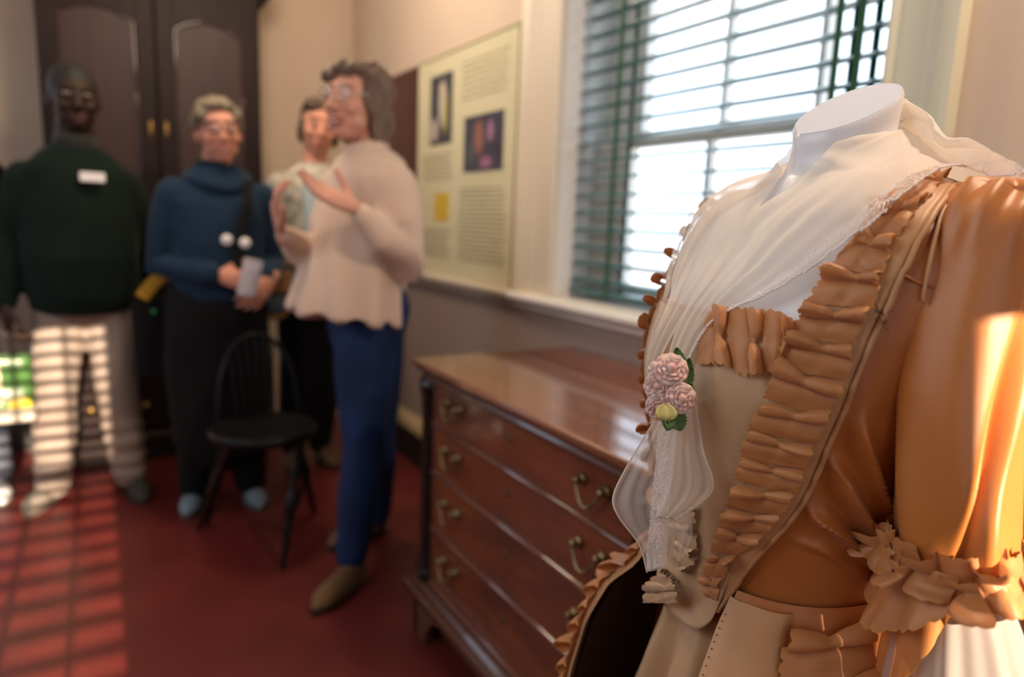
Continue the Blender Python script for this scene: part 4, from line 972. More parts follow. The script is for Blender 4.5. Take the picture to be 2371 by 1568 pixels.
# stomacher
def stom(u, v):
    z = 1.115 - v * .308 - (.026 * (1 - (2 * u - 1) ** 4) * v ** 3)
    w0 = 1.0 - .60 * v; th = (-w0 + 2 * w0 * u) + .0
    k = .0022 * noise.noise(V((th * 4, z * 16, 3))) + .0016 * sin(z * 60 + th * 5) * max(0, v - .45)
    zz = max(z, .785); P = T(th, zz, .0095 + k + .004 * v); P.z = z; return P
solid(gb(MB().grid(stom, 60, 80).build('stomacher', satin_s, gown, True), 'satin stomacher, coloured paler for the light on it'), .0015)

# robing band on the near side; its outline measured on the photograph and laid on the form
RO = [(2262, 404), (2202, 451), (2129, 564), (2089, 640), (2052, 708), (2018, 772), (1981, 853), (1947, 936), (1910, 1020), (1872, 1117), (1832, 1185), (1795, 1232), (1740, 1304), (1712, 1357), (1680, 1412)]
RI = [(2190, 372), (2110, 420), (2030, 490), (1970, 570), (1915, 655), (1859, 747), (1800, 845), (1775, 927), (1750, 1000), (1733, 1092), (1720, 1166), (1712, 1215), (1700, 1290), (1690, 1345), (1668, 1405)]
_nl = sorted([(S(*p).z, loc(S(*p))[1]) for p in RI[:7]])
def neck_l(z):
    if z < _nl[0][0]: return -1
    for (z0, l0), (z1, l1) in zip(_nl, _nl[1:]):
        if z0 <= z <= z1: return l0 + (l1 - l0) * (z - z0) / (z1 - z0 + 1e-9)
    return _nl[-1][1]
def open_neck(P):
    f, l, z = loc(P)
    if f > -.01 and z > 1.118 and abs(l) < neck_l(z) + .006: return True
    return z > 1.165 and abs(l) < .085 and f <= -.01
BOD.f = [q for q in BOD.f if not all(open_neck(BOD.v[i]) for i in q)]
gb(BOD.build('bodice', satin, gown, True))
def band(u, v, h=.014):
    a = cr([(*p, 0) for p in RI], v); b = cr([(*p, 0) for p in RO], v); p = a.lerp(b, u)
    edge = 1 - (2 * u - 1) ** 8; hh = .006 + (h - .006) * edge
    return S(p.x, p.y, hh + (.002 * math.exp(-((u - .93) / .06) ** 2)))
mb = MB().grid(lambda u, v: band(u, v), 22, 130)
o = gb(mb.build('robing', satin_l, gown, True), 'flat satin robing band from shoulder to waist')
near_pts = [(u, v) for u in (0, 1) for v in (0, 1)]
def mirror_obj(o, nm, m, lab=None):
    me = o.data.copy()
    for v in me.vertices:
        f, l, z = loc(V(v.co) + V((0, 0, 0))); v.co = B(f, -l, z)
    me.flip_normals(); q = bpy.data.objects.new(nm, me); COL.objects.link(q); q.parent = gown; q.location = o.location
    if lab: q['label'] = lab
    return q
mirror_obj(o, 'robing', satin_l)
o = gb(MB().tube([S(*cr([(*p, 0) for p in RO], k / 90).xy, .0125) for k in range(91)], .0026, 10).build('robing_piping', satin_l, gown, True)); mirror_obj(o, 'robing_piping', satin_l)

# one pinched box pleat of the ruching
PROF = [(-.03, .0008), (.08, .0018), (.25, .0030), (.42, .0032), (.56, .0020), (.635, .0006), (.645, .0052), (.69, .0098), (.80, .0120), (.94, .0116), (1.04, .0090), (1.07, .0050), (1.02, .0018), (.97, .0008)]
def ruche_piece(surf, sa, sb, seed, wid, name='ruched_pleat', par=None, ns=66, nv=17, amp=1., m=None, unit=.028, fold=1.):
    rnd = random.Random(seed); pr = [(q, h, 0) for q, h in PROF]
    sideh = (rnd.uniform(.45, 1.45), rnd.uniform(.45, 1.45)); skew = rnd.uniform(-.16, .16); sideq = (rnd.uniform(.3, 1.5), rnd.uniform(.3, 1.5)); jag = [rnd.uniform(-1, 1) for _ in range(ns + 2)]
    ph = rnd.random() * 6; per = .0086 * rnd.uniform(.9, 1.15)
    mb = MB(); n0 = 0; arc = 0; prev = None
    for i in range(ns):
        c = cr(pr, i / (ns - 1)); q, h = c.x, c.y
        if prev is not None: arc += sqrt(((q - prev[0]) * unit) ** 2 + (h - prev[1]) ** 2)
        prev = (q, h); foldp = 1 if (i / (ns - 1)) > .44 else 0
        sc = abs(sin(pi * arc / per + ph)) ** .5 * .0036 + jag[i] * .00045 + (.0015 if not foldp else -.001)
        for j in range(nv):
            v = 0 if j == 0 else 1 if j == nv - 1 else .010 + .98 * (j - 1) / (nv - 3); w_ = 2 * v - 1; si = 0 if w_ < 0 else 1
            o_ = min(1, abs(w_ - skew * .5) ** .42 * 1.08)
            hh = h * ((1 - foldp) + foldp * (.16 + .84 * o_) * sideh[si] * fold) * amp
            hh -= .0012 * (1 - foldp) * math.exp(-(w_ / .18) ** 2)
            hh += .0012 * (1 - foldp) * noise.noise(V((q * 3 + seed, w_ * 2, 0)))
            qq = q if foldp == 0 else .64 + (q - .64) * ((.25 + .75 * o_) * (.65 + .35 * sideq[si]))
            qq += skew * w_ * .8
            ve = v + (w_ * sc / wid if abs(w_) > .5 else w_ * sc / wid * (abs(w_) * 2) ** 2 * .5)
            mb.v.append(surf(sa + (sb - sa) * qq, ve, max(.0006, hh)))
    for i in range(ns - 1):
        for j in range(nv - 1): a = i * nv + j; mb.f.append((a, a + nv, a + nv + 1, a + 1))
    me = mesh_from(mb.v, mb.f); me.materials.append(m or ruchem); me.materials.append(fraym)
    for p in me.polygons:
        j = p.index % (nv - 1)
        if j in (0, nv - 2): p.material_index = 1
    # ravelled threads at the edge
    o = link(name, me, None, par or gown, True); gb(o) if par is None else None
    return o
# fine strips of frayed edge: narrow the outer quads
def narrow(v): 
    return v
RUL = [(2150, 436), (2085, 490), (2020, 556), (1955, 622), (1908, 688), (1862, 762), (1830, 815), (1797, 893), (1770, 945), (1748, 1000), (1735, 1060), (1722, 1112), (1706, 1165), (1690, 1215), (1672, 1270), (1655, 1320), (1660, 1375)]
RUR = [(2172, 452), (2132, 500), (2084, 562), (2048, 630), (2020, 700), (1974, 775), (1952, 845), (1920, 905), (1886, 980), (1862, 1035), (1846, 1088), (1822, 1140), (1796, 1185), (1762, 1228), (1716, 1275), (1694, 1330), (1682, 1385)]
def rsurf(s, v, h):
    a = cr([(*p, 0) for p in RUL], s); b = cr([(*p, 0) for p in RUR], s); p = a + (b - a) * (.02 + .96 * v)
    return S(p.x, p.y, .0155 + h)
N_R = 15
pieces = []
for k in range(N_R):
    o = ruche_piece(rsurf, (k + 1) / N_R, k / N_R, 100 + k, .05, unit=.032); pieces.append(o)
for k in range(N_R):
    mirror_obj(pieces[k], 'ruched_pleat', ruchem)
# ruffle along the top of the stomacher
TT = [(1632, 838), (1668, 752), (1712, 741), (1765, 742), (1812, 742), (1856, 758)]
TB = [(1640, 850), (1684, 842), (1728, 856), (1768, 860), (1805, 846), (1836, 812)]
def tsurf(s, v, h):
    a = cr([(*p, 0) for p in TT], s); b = cr([(*p, 0) for p in TB], s); p = a + (b - a) * v; return S(p.x, p.y, .013 + h)
for k in range(3): ruche_piece(tsurf, .02 + k * .33, .02 + (k + 1) * .33, 300 + k, .045, unit=.032, amp=1.15)
# trimming of the far robing seen beyond the stomacher, low on the body, and on the stomacher's edge
FL = [(1618, 1160), (1600, 1200), (1602, 1250), (1590, 1300), (1545, 1345), (1530, 1400)]
FR = [(1640, 1155), (1636, 1200), (1640, 1255), (1632, 1300), (1600, 1345), (1588, 1392)]
def fsurf(s, v, h):
    a = cr([(*p, 0) for p in FL], s); b = cr([(*p, 0) for p in FR], s); p = a + (b - a) * v; return S(p.x, p.y, .016 + h, BODY2)
for k in range(5): ruche_piece(fsurf, (k + 1) / 5, k / 5, 340 + k, .03, amp=.9, m=satin_s)

# ---- petticoat and the open overskirt
def pett(u, v):
    th = -.42 + 1.92 * u; z = .845 - v * .83
    k = .015 * (sin(th * 16 + .8 * sin(z * 5)) * .7 + sin(th * 29 + 1.3) * .3) * min(1, v * 5)
    return SK(th, z, -.004 + k)
gb(MB().grid(pett, 160, 60).build('petticoat', satin_s, gown, True), 'pale satin petticoat with vertical folds')
def over_rad(z, th):
    base = smoothlerp([(.86, .03, .124, .112, .088), (.80, .03, .140, .148, .105), (.76, .03, .175, .182, .130), (.70, .03, .200, .206, .155), (.62, .03, .214, .222, .165), (.4, .03, .225, .235, .18), (.02, .03, .235, .24, .19)], z); return base
def OV(th, z, off=0.):
    _, c, a, bf, bb = over_rad(z, th); f, l = ring_pt(c, a, bf, bb, th, off, .92); return B(f, l, z)
TN0, TF0 = .62, 2 * pi - .60
def over(u, v):
    z = .848 - v * .83; th = TN0 + (TF0 - TN0) * u
    k = .012 * (sin(th * 13) * .6 + sin(th * 23 + 1) * .4) * min(1, v * 4) * min(1, u * 6, (1 - u) * 6)
    return OV(th, z, k)
gb(MB().grid(over, 240, 60).build('overskirt', satin, gown, True))
gb(MB().grid(lambda u, v: OV(TN0 + .01 + (TF0 - TN0 - .02) * u, .846 - v * .82, -.006), 120, 30).build('overskirt_lining', darkin, gown, True))
# facing band of the overskirt, near and far, with its trimming
def oband(sgn, w0, w1, h):
    def f(u, v):
        z = .842 - v * .80; t = (w0 + (w1 - w0) * u)
        th = (TN0 - .03 + t) if sgn > 0 else (TF0 + .03 - t)
        return OV(th, z, h * (1 - (2 * u - 1) ** 6) + .001 + .0035 * noise.noise(V((u * 1.6, z * 14, 4 + sgn))) * (1 - (2 * u - 1) ** 4))
    return f
for s_ in (1, -1): gb(MB().grid(oband(s_, 0, .50, .006), 12, 80).build('skirt_facing', satin_l, gown, True))
def osurf(sgn, a0, a1):
    def f(s, v, h):
        z = .835 - s * .60; t = a0 + (a1 - a0) * v; th = (TN0 + t) if sgn > 0 else (TF0 - t); return OV(th, z, .008 + h * 1.3)
    return f
for k in range(12):
    ruche_piece(osurf(1, .46, .96), (k + 1) / 14, k / 14, 400 + k, .06, amp=1.2, unit=.034)
for k in range(14): ruche_piece(osurf(-1, .02, .26), k / 20, (k + 1) / 20, 430 + k, .05, amp=1.1, unit=.034)

# sack back: box pleats falling from the shoulders behind
def sack(u, v):
    l = .19 - .38 * u; z = 1.225 - v * 1.2; f = -.085 - .16 * v ** .8 - .012 * (1 if sin(u * 2 * pi * 4) > 0 else -1) * abs(sin(u * 2 * pi * 4)) ** .4
    return B(f - .01 + .02 * (2 * u - 1) ** 2, l * (1 + .35 * v), z)
gb(MB().grid(sack, 120, 30).build('back_pleats', satin_l, gown, True))

# ---- sleeve
SLV = [((2326, 482), .560, .038), ((2290, 540), .558, .043), ((2256, 640), .560, .0425), ((2230, 760), .563, .0425), ((2214, 900), .568, .0435), ((2210, 1040), .574, .0445), ((2208, 1170), .580, .0445), ((2214, 1290), .588, .0440)]
def sleeve(u, v, off=0., flat=False):
    n = len(SLV); t = v * (n - 1); C_ = [V((a[0], a[1], 0)) for a, _, _ in SLV]; c = cr(C_, v); d_ = cr([V((d, r, 0)) for _, d, r in SLV], v)
    P = dep(c.x, c.y, d_.x); Q = dep(*cr(C_, min(1, v + .02)).xy, d_.x); Q2 = dep(*cr(C_, max(0, v - .02)).xy, d_.x)
    ax = (Q - Q2).normalized(); side = CR - ax * CR.dot(ax); side.normalize(); nrm = side.cross(ax); nrm = nrm if nrm.dot(CF) < 0 else -nrm
    a = 2 * pi * u; r = d_.y + off
    # a = 0 at the picture's right side, pi/2 towards the camera, pi at the left side
    if not flat:
        a0 = .95 + 1.73 * (v - .43)
        dd = (a - a0 + pi) % (2 * pi) - pi
        k = min(1, max(0, (v - .10) / .3))
        r += k * (-.010 * math.exp(-((dd - .14) / .13) ** 2) + .007 * math.exp(-((dd + .16) / .18) ** 2))
        r += .0035 * sin(a * 5 + 6 * v) * math.exp(-((v - .95) / .25) ** 2) + .0016 * sin(a * 3 + 9 * v)
        r += .004 * max(0, 1 - v / .28) * sin(a * 11 + 1.0)
        r += .0025 * noise.noise(V((cos(a) * 1.5, sin(a) * 1.5, v * 3)))
    return P + side * (cos(a) * r) + nrm * (sin(a) * r)
mb = MB().grid(sleeve, 150, 120, True)
top = sum((sleeve(k / 24, 0) for k in range(24)), V()) / 24 + UP * .024
n0 = len(mb.v)
def shcap(u, v):
    a = sleeve(u, 0); t = 1 - cos(v * pi / 2); h = sin(v * pi / 2); p = a.lerp(top, t); p.z = a.z + (top.z - a.z) * h + 0; return p
mb.grid(shcap, 150, 16, True)
gb(mb.build('sleeve', mat('sleeve_satin', (.50, .175, .040), .32, sheen=.12, bump=.20, bscale=1700, var=.05, vscale=8, spec=.7), gown, True))
o = gb(MB().grid(lambda u, v: sleeve(u, v, 0, True), 60, 30, True).build('sleeve', satin, gown, True)); me = o.data
for v in me.vertices:
    f, l, z = loc(v.co); v.co = B(f, -l, z)
# armhole piping
mb = MB(); arm = [(2330, 402), (2262, 412), (2205, 455), (2172, 520), (2148, 600), (2128, 690)]
mb.tube([S(*cr([(*p, 0) for p in arm], k / 30).xy, .010) for k in range(31)], .0016, 8); gb(mb.build('armhole_piping', satin_l, gown, True))
gb(MB().tube([S(*cr([(2060, 622, 0), (2090, 640, 0), (2125, 656, 0), (2150, 662, 0)], k / 12).xy, .0075) for k in range(13)], .0012, 6).build('shoulder_seam', satin, gown, True))

# elbow: ruched rows, hanging flounces and the white engageante
EC = dep(2212, 1300, .588); EA = (dep(2214, 1420, .600) - dep(2212, 1250, .585)).normalized()
ES = (CR - EA * CR.dot(EA)).normalized(); EN = ES.cross(EA); EN = EN if EN.dot(CF) < 0 else -EN
def elbow(ang, along, r): return EC + EA * along + ES * (cos(ang) * r) + EN * (sin(ang) * r)
def esurf(al0, al1, r0, r1, tilt=0.):
    def f(s, v, h):
        a = 2 * pi * s; al = al0 + (al1 - al0) * v + tilt * sin(a + 2.2); r = r0 + (r1 - r0) * v; return elbow(a, al, r + h * 1.0)
    return f
cnt = 7
for k in range(cnt): ruche_piece(esurf(-.026, .006, .046, .050, .004), k / cnt, (k + 1) / cnt, 500 + k, .045, amp=1.9, unit=.045, nv=15, ns=60)
for k in range(cnt): ruche_piece(esurf(-.010, .008, .052, .060, .008), (k + .4) / cnt, (k + 1.4) / cnt, 520 + k, .030, amp=1.8, unit=.045, nv=15, ns=60)
def flounce(nm, al0, L, r0, r1, waves, wamp, seed, m, scal=.0045, na=260, nz=22, lean=0.):
    rnd = random.Random(seed); jag = [rnd.uniform(-1, 1) for _ in range(na)]; ph = rnd.random() * 6
    def f(u, v):
        v = min(1, v * (nz - 1) / (nz - 2) * .985) if v < 1 else 1
        a = 2 * pi * u; i = int(u * na) % na; back = max(0, cos(a - pi - .35)) ** 1.5      # longer towards the picture's left
        LL = L * (1 + lean * back); ext = (abs(sin(a * 17)) ** .6 * scal + jag[i] * .0005) * (v ** 8)
        r = r0 + (r1 - r0) * v ** 1.2 * (1 + .55 * back) + wamp * v * sin(a * waves + ph + .7 * sin(2 * a)) + wamp * .4 * v * sin(a * (waves * 2 + 1))
        return elbow(a, al0 + (LL + ext) * v, r)
    me_ = MB().grid(f, na, nz, True); o = gb(me_.build(nm, m, gown, True)); o.data.materials.append(fraym)
    for p in o.data.polygons:
        if p.index % (nz - 1) == nz - 2: p.material_index = 1
    return o
flounce('sleeve_flounce', -.006, .005, .046, .064, 7, .005, 5, ruchem, lean=12.0)
flounce('sleeve_flounce', -.004, .006, .044, .054, 6, .010, 9, mat('flounce_satin', (.55, .22, .07), .4, sheen=.2, bump=.20, bscale=1700, transl=.2), lean=22)

# loose threads of the pinked edges
rnd = random.Random(11); mb = MB()
for o in pieces + [c for c in gown.children if c.name.startswith('ruched_pleat')][-30:]:
    vs_ = o.data.vertices; nv = 17
    for q in range(6):
        i = rnd.randrange(4, 62); j = rnd.choice((0, 1)); ix = i * nv + (nv - 1) * j
        if ix + 1 >= len(vs_): continue
        p = V(vs_[ix].co); e = p - V(vs_[ix + (1 if j == 0 else -1)].co); e.normalize()
        d = (e + V((rnd.uniform(-.6, .6), rnd.uniform(-.6, .6), rnd.uniform(-.6, .6)))).normalized(); L_ = rnd.uniform(.0012, .0035)
        mb.tube([p, p + d * L_ * .5 + UP * .0003, p + d * L_ + V((0, 0, rnd.uniform(-.0008, .0008)))], .00016, 4, round_ends=False)
tag(gb(mb.build('loose_threads', fraym, gown)), kind='stuff')
# hand stitches down the edge of the near skirt facing
mb = MB()
for k in range(34):
    z = .828 - k * .0062; p = OV(TN0 + .0, z, .0068); mb.ell(p, (.0011, .0011, .0005), 6, 4)
tag(gb(mb.build('stitching', mat('dark_thread', (.12, .06, .03), .8), gown)), kind='stuff')
# the small torn scrap of net caught on the robing's edge
mb = MB()
for k in range(12):
    a = S(2036 + rnd.uniform(-6, 12), 722 + rnd.uniform(-4, 36), .016); mb.tube([a, a + V((rnd.uniform(-.004, .004), rnd.uniform(-.004, .004), rnd.uniform(-.008, .008)))], .0003, 5)
gb(mb.build('net_scrap', mat('dark_net', (.05, .03, .025), .8), gown))
# ---- sheer cloths and lace
def sheer(name, col, op, rough=.6, gloss=.25, scale=1600):
    m = bpy.data.materials.new(name); m.use_nodes = True; N = m.node_tree.nodes; Lk = m.node_tree.links; MATS[name] = m
    b = N['Principled BSDF']; b.inputs['Base Color'].default_value = (*col, 1); b.inputs['Roughness'].default_value = rough; b.inputs['Sheen Weight'].default_value = gloss
    t = N.new('ShaderNodeBsdfTranslucent'); t.inputs[0].default_value = (*col, 1); tr = N.new('ShaderNodeBsdfTransparent'); tr.inputs[0].default_value = (1, .99, .97, 1)
    a = N.new('ShaderNodeMixShader'); a.inputs[0].default_value = .42; Lk.new(b.outputs[0], a.inputs[1]); Lk.new(t.outputs[0], a.inputs[2])
    c = N.new('ShaderNodeMixShader'); Lk.new(tr.outputs[0], c.inputs[1]); Lk.new(a.outputs[0], c.inputs[2]); Lk.new(c.outputs[0], N['Material Output'].inputs[0])
    # denser where the cloth is seen edge-on
    lw = N.new('ShaderNodeLayerWeight'); lw.inputs[0].default_value = .35; mr = N.new('ShaderNodeMapRange'); Lk.new(lw.outputs['Facing'], mr.inputs[0]); mr.inputs[3].default_value = op; mr.inputs[4].default_value = min(1, op + .3)
    Lk.new(mr.outputs[0], c.inputs[0]); return m
def lace_mat(name, col, base=.25):
    m = sheer(name, col, .9); N = m.node_tree.nodes; Lk = m.node_tree.links
    mx = [n for n in N if n.type == 'MIX_SHADER' and n.outputs[0].is_linked and n.outputs[0].links[0].to_node.type == 'OUTPUT_MATERIAL'][0]
    uv = N.new('ShaderNodeUVMap')
    mp = N.new('ShaderNodeMapping'); mp.inputs['Scale'].default_value = (1, 1, 1); Lk.new(uv.outputs[0], mp.inputs[0])
    vo = N.new('ShaderNodeTexVoronoi'); vo.feature = 'DISTANCE_TO_EDGE'; vo.inputs['Scale'].default_value = 620; vo.inputs['Randomness'].default_value = .35; Lk.new(mp.outputs[0], vo.inputs[0])
    c1 = N.new('ShaderNodeMath'); c1.operation = 'LESS_THAN'; c1.inputs[1].default_value = .12; Lk.new(vo.outputs['Distance'], c1.inputs[0])
    # flower sprigs: rings and blobs of denser thread
    v2 = N.new('ShaderNodeTexVoronoi'); v2.feature = 'F1'; v2.inputs['Scale'].default_value = 90; v2.inputs['Randomness'].default_value = .5; Lk.new(mp.outputs[0], v2.inputs[0])
    nz = N.new('ShaderNodeTexNoise'); nz.inputs['Scale'].default_value = 260; Lk.new(mp.outputs[0], nz.inputs[0])
    ad = N.new('ShaderNodeMath'); ad.operation = 'MULTIPLY_ADD'; Lk.new(nz.outputs['Fac'], ad.inputs[0]); ad.inputs[1].default_value = .7; Lk.new(v2.outputs['Distance'], ad.inputs[2])
    wv = N.new('ShaderNodeMath'); wv.operation = 'SINE'; sc = N.new('ShaderNodeMath'); sc.operation = 'MULTIPLY'; sc.inputs[1].default_value = 26; Lk.new(ad.outputs[0], sc.inputs[0]); Lk.new(sc.outputs[0], wv.inputs[0])
    c2 = N.new('ShaderNodeMath'); c2.operation = 'GREATER_THAN'; c2.inputs[1].default_value = .5; Lk.new(wv.outputs[0], c2.inputs[0])
    mxx = N.new('ShaderNodeMath'); mxx.operation = 'MAXIMUM'; Lk.new(c1.outputs[0], mxx.inputs[0]); Lk.new(c2.outputs[0], mxx.inputs[1])
    mr = N.new('ShaderNodeMapRange'); mr.inputs[3].default_value = base; mr.inputs[4].default_value = .96; Lk.new(mxx.outputs[0], mr.inputs[0]); Lk.new(mr.outputs[0], mx.inputs[0]); return m
def uvgrid(o, nu, nv, su, sv):
    me = o.data; uv = me.uv_layers.new(name='UVMap')
    for lp in me.loops:
        i, j = divmod(lp.vertex_index, nv); uv.data[lp.index].uv = (i / (nu - 1) * su, j / (nv - 1) * sv)
organza = sheer('cream_organza', (.90, .84, .77), .68)
organza2 = sheer('white_organza', (.86, .82, .80), .40)
lacem = lace_mat('white_lace', (.92, .88, .88), .05); 
# white engageante below the flounces
eng = empty('sleeve_frill', elbow(0, .05, 0), 'white pleated organza frill hanging out of the copper satin sleeve cuff', 'frill')
def engf(u, v):
    a = 2 * pi * u; r = .040 + .040 * v ** .8 + .006 * (sin(a * 9) * .6 + sin(a * 17 + 1) * .4) * (.3 + v); return elbow(a, .035 + .19 * v, r) - eng.location
MB().grid(engf, 220, 24, True).build('frill_cloth', sheer('frill_organza', (.60, .55, .52), .62), eng, True)

# ---- the fichu
fic = empty('fichu', B(0, 0, 0), 'sheer cream neckerchief with lace edging draped round the mannequin neck and shoulders', 'scarf')
def fb(o, lab=None):
    if lab: o['label'] = lab
    o.location -= fic.location; return o
# stations from the back over the near shoulder down to the knot: (upper edge, lower edge)
KN = S(1592, 905, .016)
lower_px = [(2371, 412), (2318, 402), (2269, 404), (2223, 430), (2162, 461), (2105, 497), (2047, 543), (1990, 584), (1930, 626), (1860, 672), (1790, 705), (1720, 738), (1668, 775), (1630, 840), (1604, 895)]
NECKT = BVHTree.FromPolygons([tuple(v.co) for v in torso.data.vertices], [tuple(p.vertices) for p in torso.data.polygons])
up_loc = [S(x, y, h, NECKT) for x, y, h in ((2104, 236, .004), (2070, 226, .004), (2030, 247, .004), (1989, 276, .004), (1916, 349, .004), (1878, 395, .0045), (1843, 437, .006), (1795, 478, .010))]
up_loc += [S(1752, 520, .014), S(1705, 590, .014), S(1655, 660, .015), S(1610, 740, .016), S(1585, 810, .017), S(1576, 870, .018), S(1580, 905, .018)]
low_loc = [S(x, y, .021 if i < 8 else .018) for i, (x, y) in enumerate(lower_px)]
low_loc[0] = dep(2400, 424, .545); low_loc[1] = dep(2330, 408, .570); low_loc[2] = dep(2274, 412, .598)
back_low = [B(-.12, -.012, 1.13), B(-.122, .06, 1.14), B(-.105, .13, 1.175)]
back_up = [B(-.056, -.012, 1.325), B(-.055, .010, 1.325), B(-.050, .028, 1.322)]
UPP = back_up + up_loc; LOW = back_low + low_loc
def fichu(u, v, lift=0.):
    """u 0 upper edge -> 1 lace edge, v back -> knot"""
    a, b = cr(UPP, v), cr(LOW, v); p = a.lerp(b, u)
    q = NECKT.find_nearest(p); n = q[1]
    rel = V(q[0]) - NC; rel.z = 0
    if n.dot(rel) < 0 and abs(n.z) < .85: n = -n
    if n.z < -.5: n = -n
    d = (p - q[0]).dot(n); want = .0035 + .0245 * u ** 1.5 * min(1, max(.3, 1.9 - 1.7 * v)) + .006 * sin(pi * min(1, u)) + .010 * max(0, v - .45) * (1 - u)
    base = q[0] + n * max(want, min(d, want + .012 + .035 * u * max(0, 1 - abs(v - .20) / .13)))
    k = max(0, (v - .30) / .70)
    f = (.0045 * sin(u * 19 + 2.0 * v) + .0030 * sin(u * 34 + 1 - 3 * v)) * k * (1 - .35 * k) * max(0, sin(pi * min(1, u))) ** .4
    f += .0035 * sin(u * 9 + 5 * v) * max(0, 1 - abs(v - .38) / .3) * max(0, sin(pi * min(1, u)))
    return base + n * (f + lift)
NFU, NFV = 90, 150
o = fb(MB().grid(lambda u, v: fichu(u * .875, v), NFU, NFV).build('fichu_cloth', organza, fic, True), 'near half of the sheer neckerchief')
sm = o.modifiers.new('s', 'SMOOTH'); sm.iterations = 5; sm.factor = .5
def fmirror(o, nm, dx=0.):
    me = o.data.copy()
    for v in me.vertices: f, l, z = loc(v.co); v.co = B(f, -l, z)
    me.flip_normals(); q = bpy.data.objects.new(nm, me); COL.objects.link(q); q.parent = fic; q.location = o.location; return q
q = fmirror(o, 'fichu_cloth'); sm = q.modifiers.new('s', 'SMOOTH'); sm.iterations = 5; sm.factor = .5
# lace edging: strip just outside/over the lower edge
def lace_strip(fn, nu, nv, su, sv, nm='lace_edging', lab=None, pic=True):
    o = MB().grid(fn, nu, nv).build(nm, lacem, fic, True); fb(o, lab); 
    uvgrid(o, nu, nv, su, sv); return o
def lacef(u, v):
    vv = .15 + .83 * u; ph = abs(sin(u * 170 * pi / 2)); return fichu(.868 + .132 * v + (.007 * ph if v > .93 else 0), vv, .0010)
NL = 520
ls = lace_strip(lacef, NL, 12, .60, .0165, lab='white lace edging of the neckerchief')
fmirror(ls, 'lace_edging')
# picot beads along the lace
mb = MB()
for k in range(340):
    p = lacef((k * 2 + 1) / 340 / 2 * .98, .99); mb.ell(p, (.0009,) * 3, 6, 4)
fb(tag(mb.build('picot_edge', mat('lace_thread', (.82, .79, .79), .8), fic, True), kind='stuff'))
# tails below the knot
def tail(Lp, Rp, depth0, depth1, nf, famp, seed, roll=0.):
    def f(u, v):
        a = cr([(*p, 0) for p in Lp], v); b = cr([(*p, 0) for p in Rp], v); p = a.lerp(b, u)
        d = depth0 + (depth1 - depth0) * v + famp * (.25 + .75 * v) * sin(u * nf + seed + 1.2 * v) + .004 * sin(v * 7 + seed)
        return dep(p.x, p.y, d)
    return f
DK = px(KN)[2]
t1 = tail([(1545, 925), (1500, 1000), (1452, 1080), (1420, 1150), (1432, 1196), (1480, 1262), (1498, 1325)], [(1590, 925), (1578, 1000), (1572, 1080), (1568, 1150), (1566, 1210), (1560, 1262), (1545, 1316)], DK - .022, DK - .036, 15, .010, 0)
fb(MB().grid(t1, 44, 60).build('tail', organza2, fic, True), 'left sheer tail of the neckerchief')
t2 = tail([(1560, 925), (1560, 985), (1552, 1050), (1545, 1110), (1530, 1160), (1520, 1196)], [(1610, 925), (1618, 985), (1630, 1050), (1650, 1110), (1640, 1150), (1570, 1202)], DK - .032, DK - .046, 15, .010, 2)
fb(MB().grid(t2, 44, 60).build('tail', organza2, fic, True), 'right sheer tail with a rolled hem')
t3 = tail([(1560, 1150), (1560, 1210), (1570, 1262), (1568, 1300)], [(1590, 1150), (1602, 1210), (1602, 1246), (1575, 1300)], DK - .020, DK - .026, 6, .004, 4)
fb(MB().grid(t3, 20, 20).build('tail', organza2, fic, True))
for tf, e in ((t1, 0), (t2, 1), (t2, 0)):
    fb(MB().tube([tf(e, k / 40) for k in range(41)], .0008, 6).build('rolled_hem', sheer('hem_organza%d' % e, (.86, .80, .72), .85) if 'hem_organza%d' % e not in MATS else MATS['hem_organza%d' % e], fic, True))
fb(MB().tube([t2(k / 24, 1) for k in range(25)], .0010, 6).build('rolled_hem', MATS['hem_organza1'], fic, True))
tl = tail([(1522, 965), (1520, 1040), (1512, 1120), (1505, 1200), (1498, 1270), (1497, 1322)], [(1556, 965), (1556, 1040), (1552, 1120), (1548, 1200), (1545, 1270), (1545, 1308)], DK - .034, DK - .046, 4, .003, 1)
lace_strip(lambda u, v: tl(v, u), 120, 14, .17, .022, 'lace_edging', 'lace strip hanging down the tail')

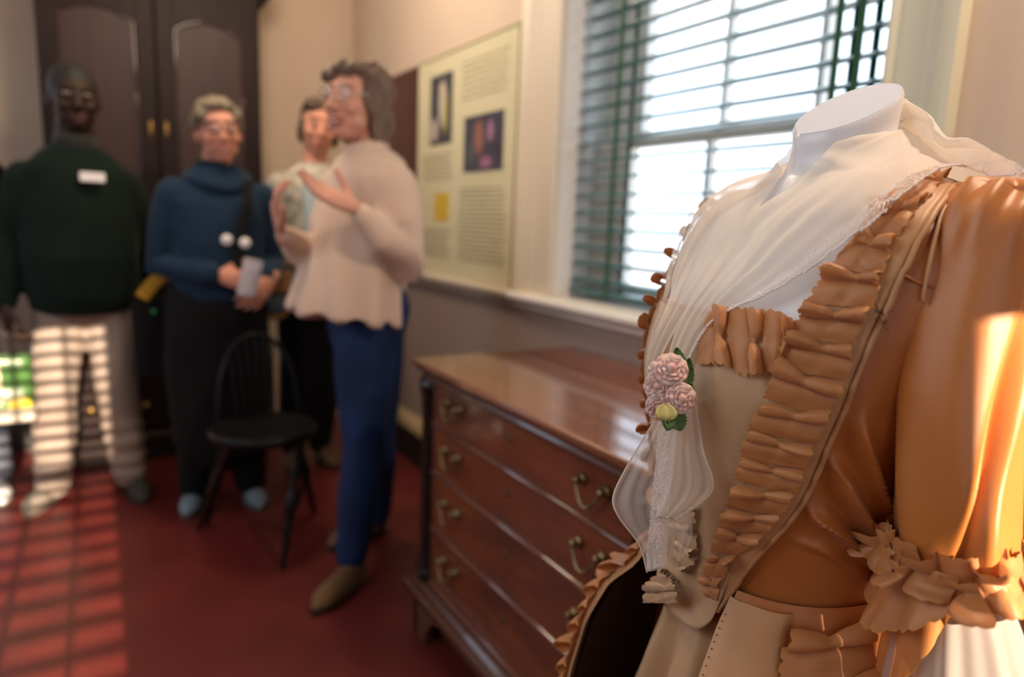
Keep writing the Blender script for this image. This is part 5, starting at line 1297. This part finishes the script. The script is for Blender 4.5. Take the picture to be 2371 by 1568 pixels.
# ---- corsage of roses
cors = empty('flower_corsage', dep(1545, 905, DK - .045), 'small corsage of pale pink fabric roses with green leaves on the neckerchief knot', 'flower')
CL = cors.location.copy(); _dep = dep
def dep(x, y, D): return _dep(x + 4, y + 14, D)
petm = mat('pink_petal', (.88, .58, .54), .6, sheen=.3, col2=(.90, .72, .67), vscale=60, transl=.3)
petw = mat('pale_petal', (.90, .74, .69), .6, sheen=.3, transl=.3); petg = mat('yellow_green_petal', (.62, .58, .22), .6, transl=.3)
leafm = mat('felt_leaf', (.06, .13, .035), .8, bump=.5, bscale=300, col2=(.13, .22, .08), vscale=120)
def petal(c, ax, side, rad, r_in, cup, m, par, seed, nm='petal'):
    """cupped petal: ax flower axis, side direction of the petal"""
    ax = ax.normalized(); side = (side - ax * side.dot(ax)).normalized(); w_ = ax.cross(side); rnd = random.Random(seed); k1 = rnd.uniform(2, 4); k2 = rnd.random() * 6
    def f(u, v):
        s_ = (2 * u - 1); ww = rad * .82 * sqrt(max(0, 1 - (2 * v - 1.15) ** 2 * .72)) * (.35 + .65 * v ** .5)
        r = r_in + rad * v * cos(cup * (1 - .55 * v)); h = rad * 1.05 * v * sin(cup * (1 - .35 * v)) - .25 * rad * max(0, v - .75) * 1.6
        x = s_ * ww; r -= abs(s_) ** 2 * rad * .28 * (.3 + cup * .5)
        h += .0011 * sin(s_ * k1 * 2 + k2) * v
        return c + side * r + w_ * x + ax * h
    o = MB().grid(f, 11, 9).build(nm, m, par, True); return solid(o, .0004)
def rose(c, ax, R, m, seed, rings=((3, .2, 1.35, .45), (4, .45, 1.1, .65), (5, .7, .75, .85), (6, .9, .35, 1.0))):
    c = c - CL; ax = ax.normalized(); e = ax.orthogonal().normalized(); f_ = ax.cross(e)
    heart = MB().ell(c + ax * R * .35, (R * .28,) * 3, 12, 8).build('rose_heart', m, cors, True)
    for q, (n, rin, cup, sc) in enumerate(rings):
        for k in range(n):
            a = 2 * pi * (k + .5 * q + .13 * seed) / n; sd = e * cos(a) + f_ * sin(a)
            petal(c + ax * R * (.12 - .10 * q * .6), ax, sd, R * sc * .80, R * rin * .28, cup, m if (k + q) % 4 else petw, heart, seed * 50 + q * 10 + k)
view = -CF
rose(dep(1549, 842, DK - .050), view + V((-.1, 0, .5)), .0155, petm, 1)
rose(dep(1572, 908, DK - .056), view + V((.1, 0, .05)), .0140, petm, 2)
rose(dep(1519, 880, DK - .048), view + V((-.5, 0, .1)), .0125, petm, 3)
rose(dep(1524, 928, DK - .050), view + V((-.4, 0, -.3)), .0130, petm, 4)
rose(dep(1522, 846, DK - .044), view + V((-.6, 0, .5)), .0105, petw, 5, ((3, .2, 1.35, .5), (4, .5, .9, .8), (5, .8, .5, 1.)))
petal(dep(1537, 925, DK - .062) - CL, view, V((0, 0, -1)), .014, 0, .6, petg, cors, 77)
def leaf(a, b, w_, seed):
    a, b = V(a) - CL, V(b) - CL; d = b - a; nrm = (view - d.normalized() * view.dot(d.normalized())).normalized(); sd = d.normalized().cross(nrm)
    o = MB().grid(lambda u, v: a + d * v + sd * ((2 * u - 1) * w_ * sin(pi * min(1, .06 + v * .94)) ** .7 * (1 + .22 * abs(sin(v * 22)))) + nrm * (.003 * abs(2 * u - 1) + .003 * sin(v * 3 + seed)), 9, 26).build('leaf', leafm, cors, True); solid(o, .0007)
D = DK - .040
leaf(dep(1572, 870, D), dep(1562, 790, D - .004), .0066, 1); leaf(dep(1582, 890, D), dep(1592, 815, D), .0055, 2); leaf(dep(1556, 935, D - .006), dep(1572, 984, D - .01), .008, 3)
leaf(dep(1550, 940, D - .006), dep(1537, 984, D - .01), .006, 4); leaf(dep(1585, 930, D), dep(1592, 872, D), .0045, 5)

dep = _dep
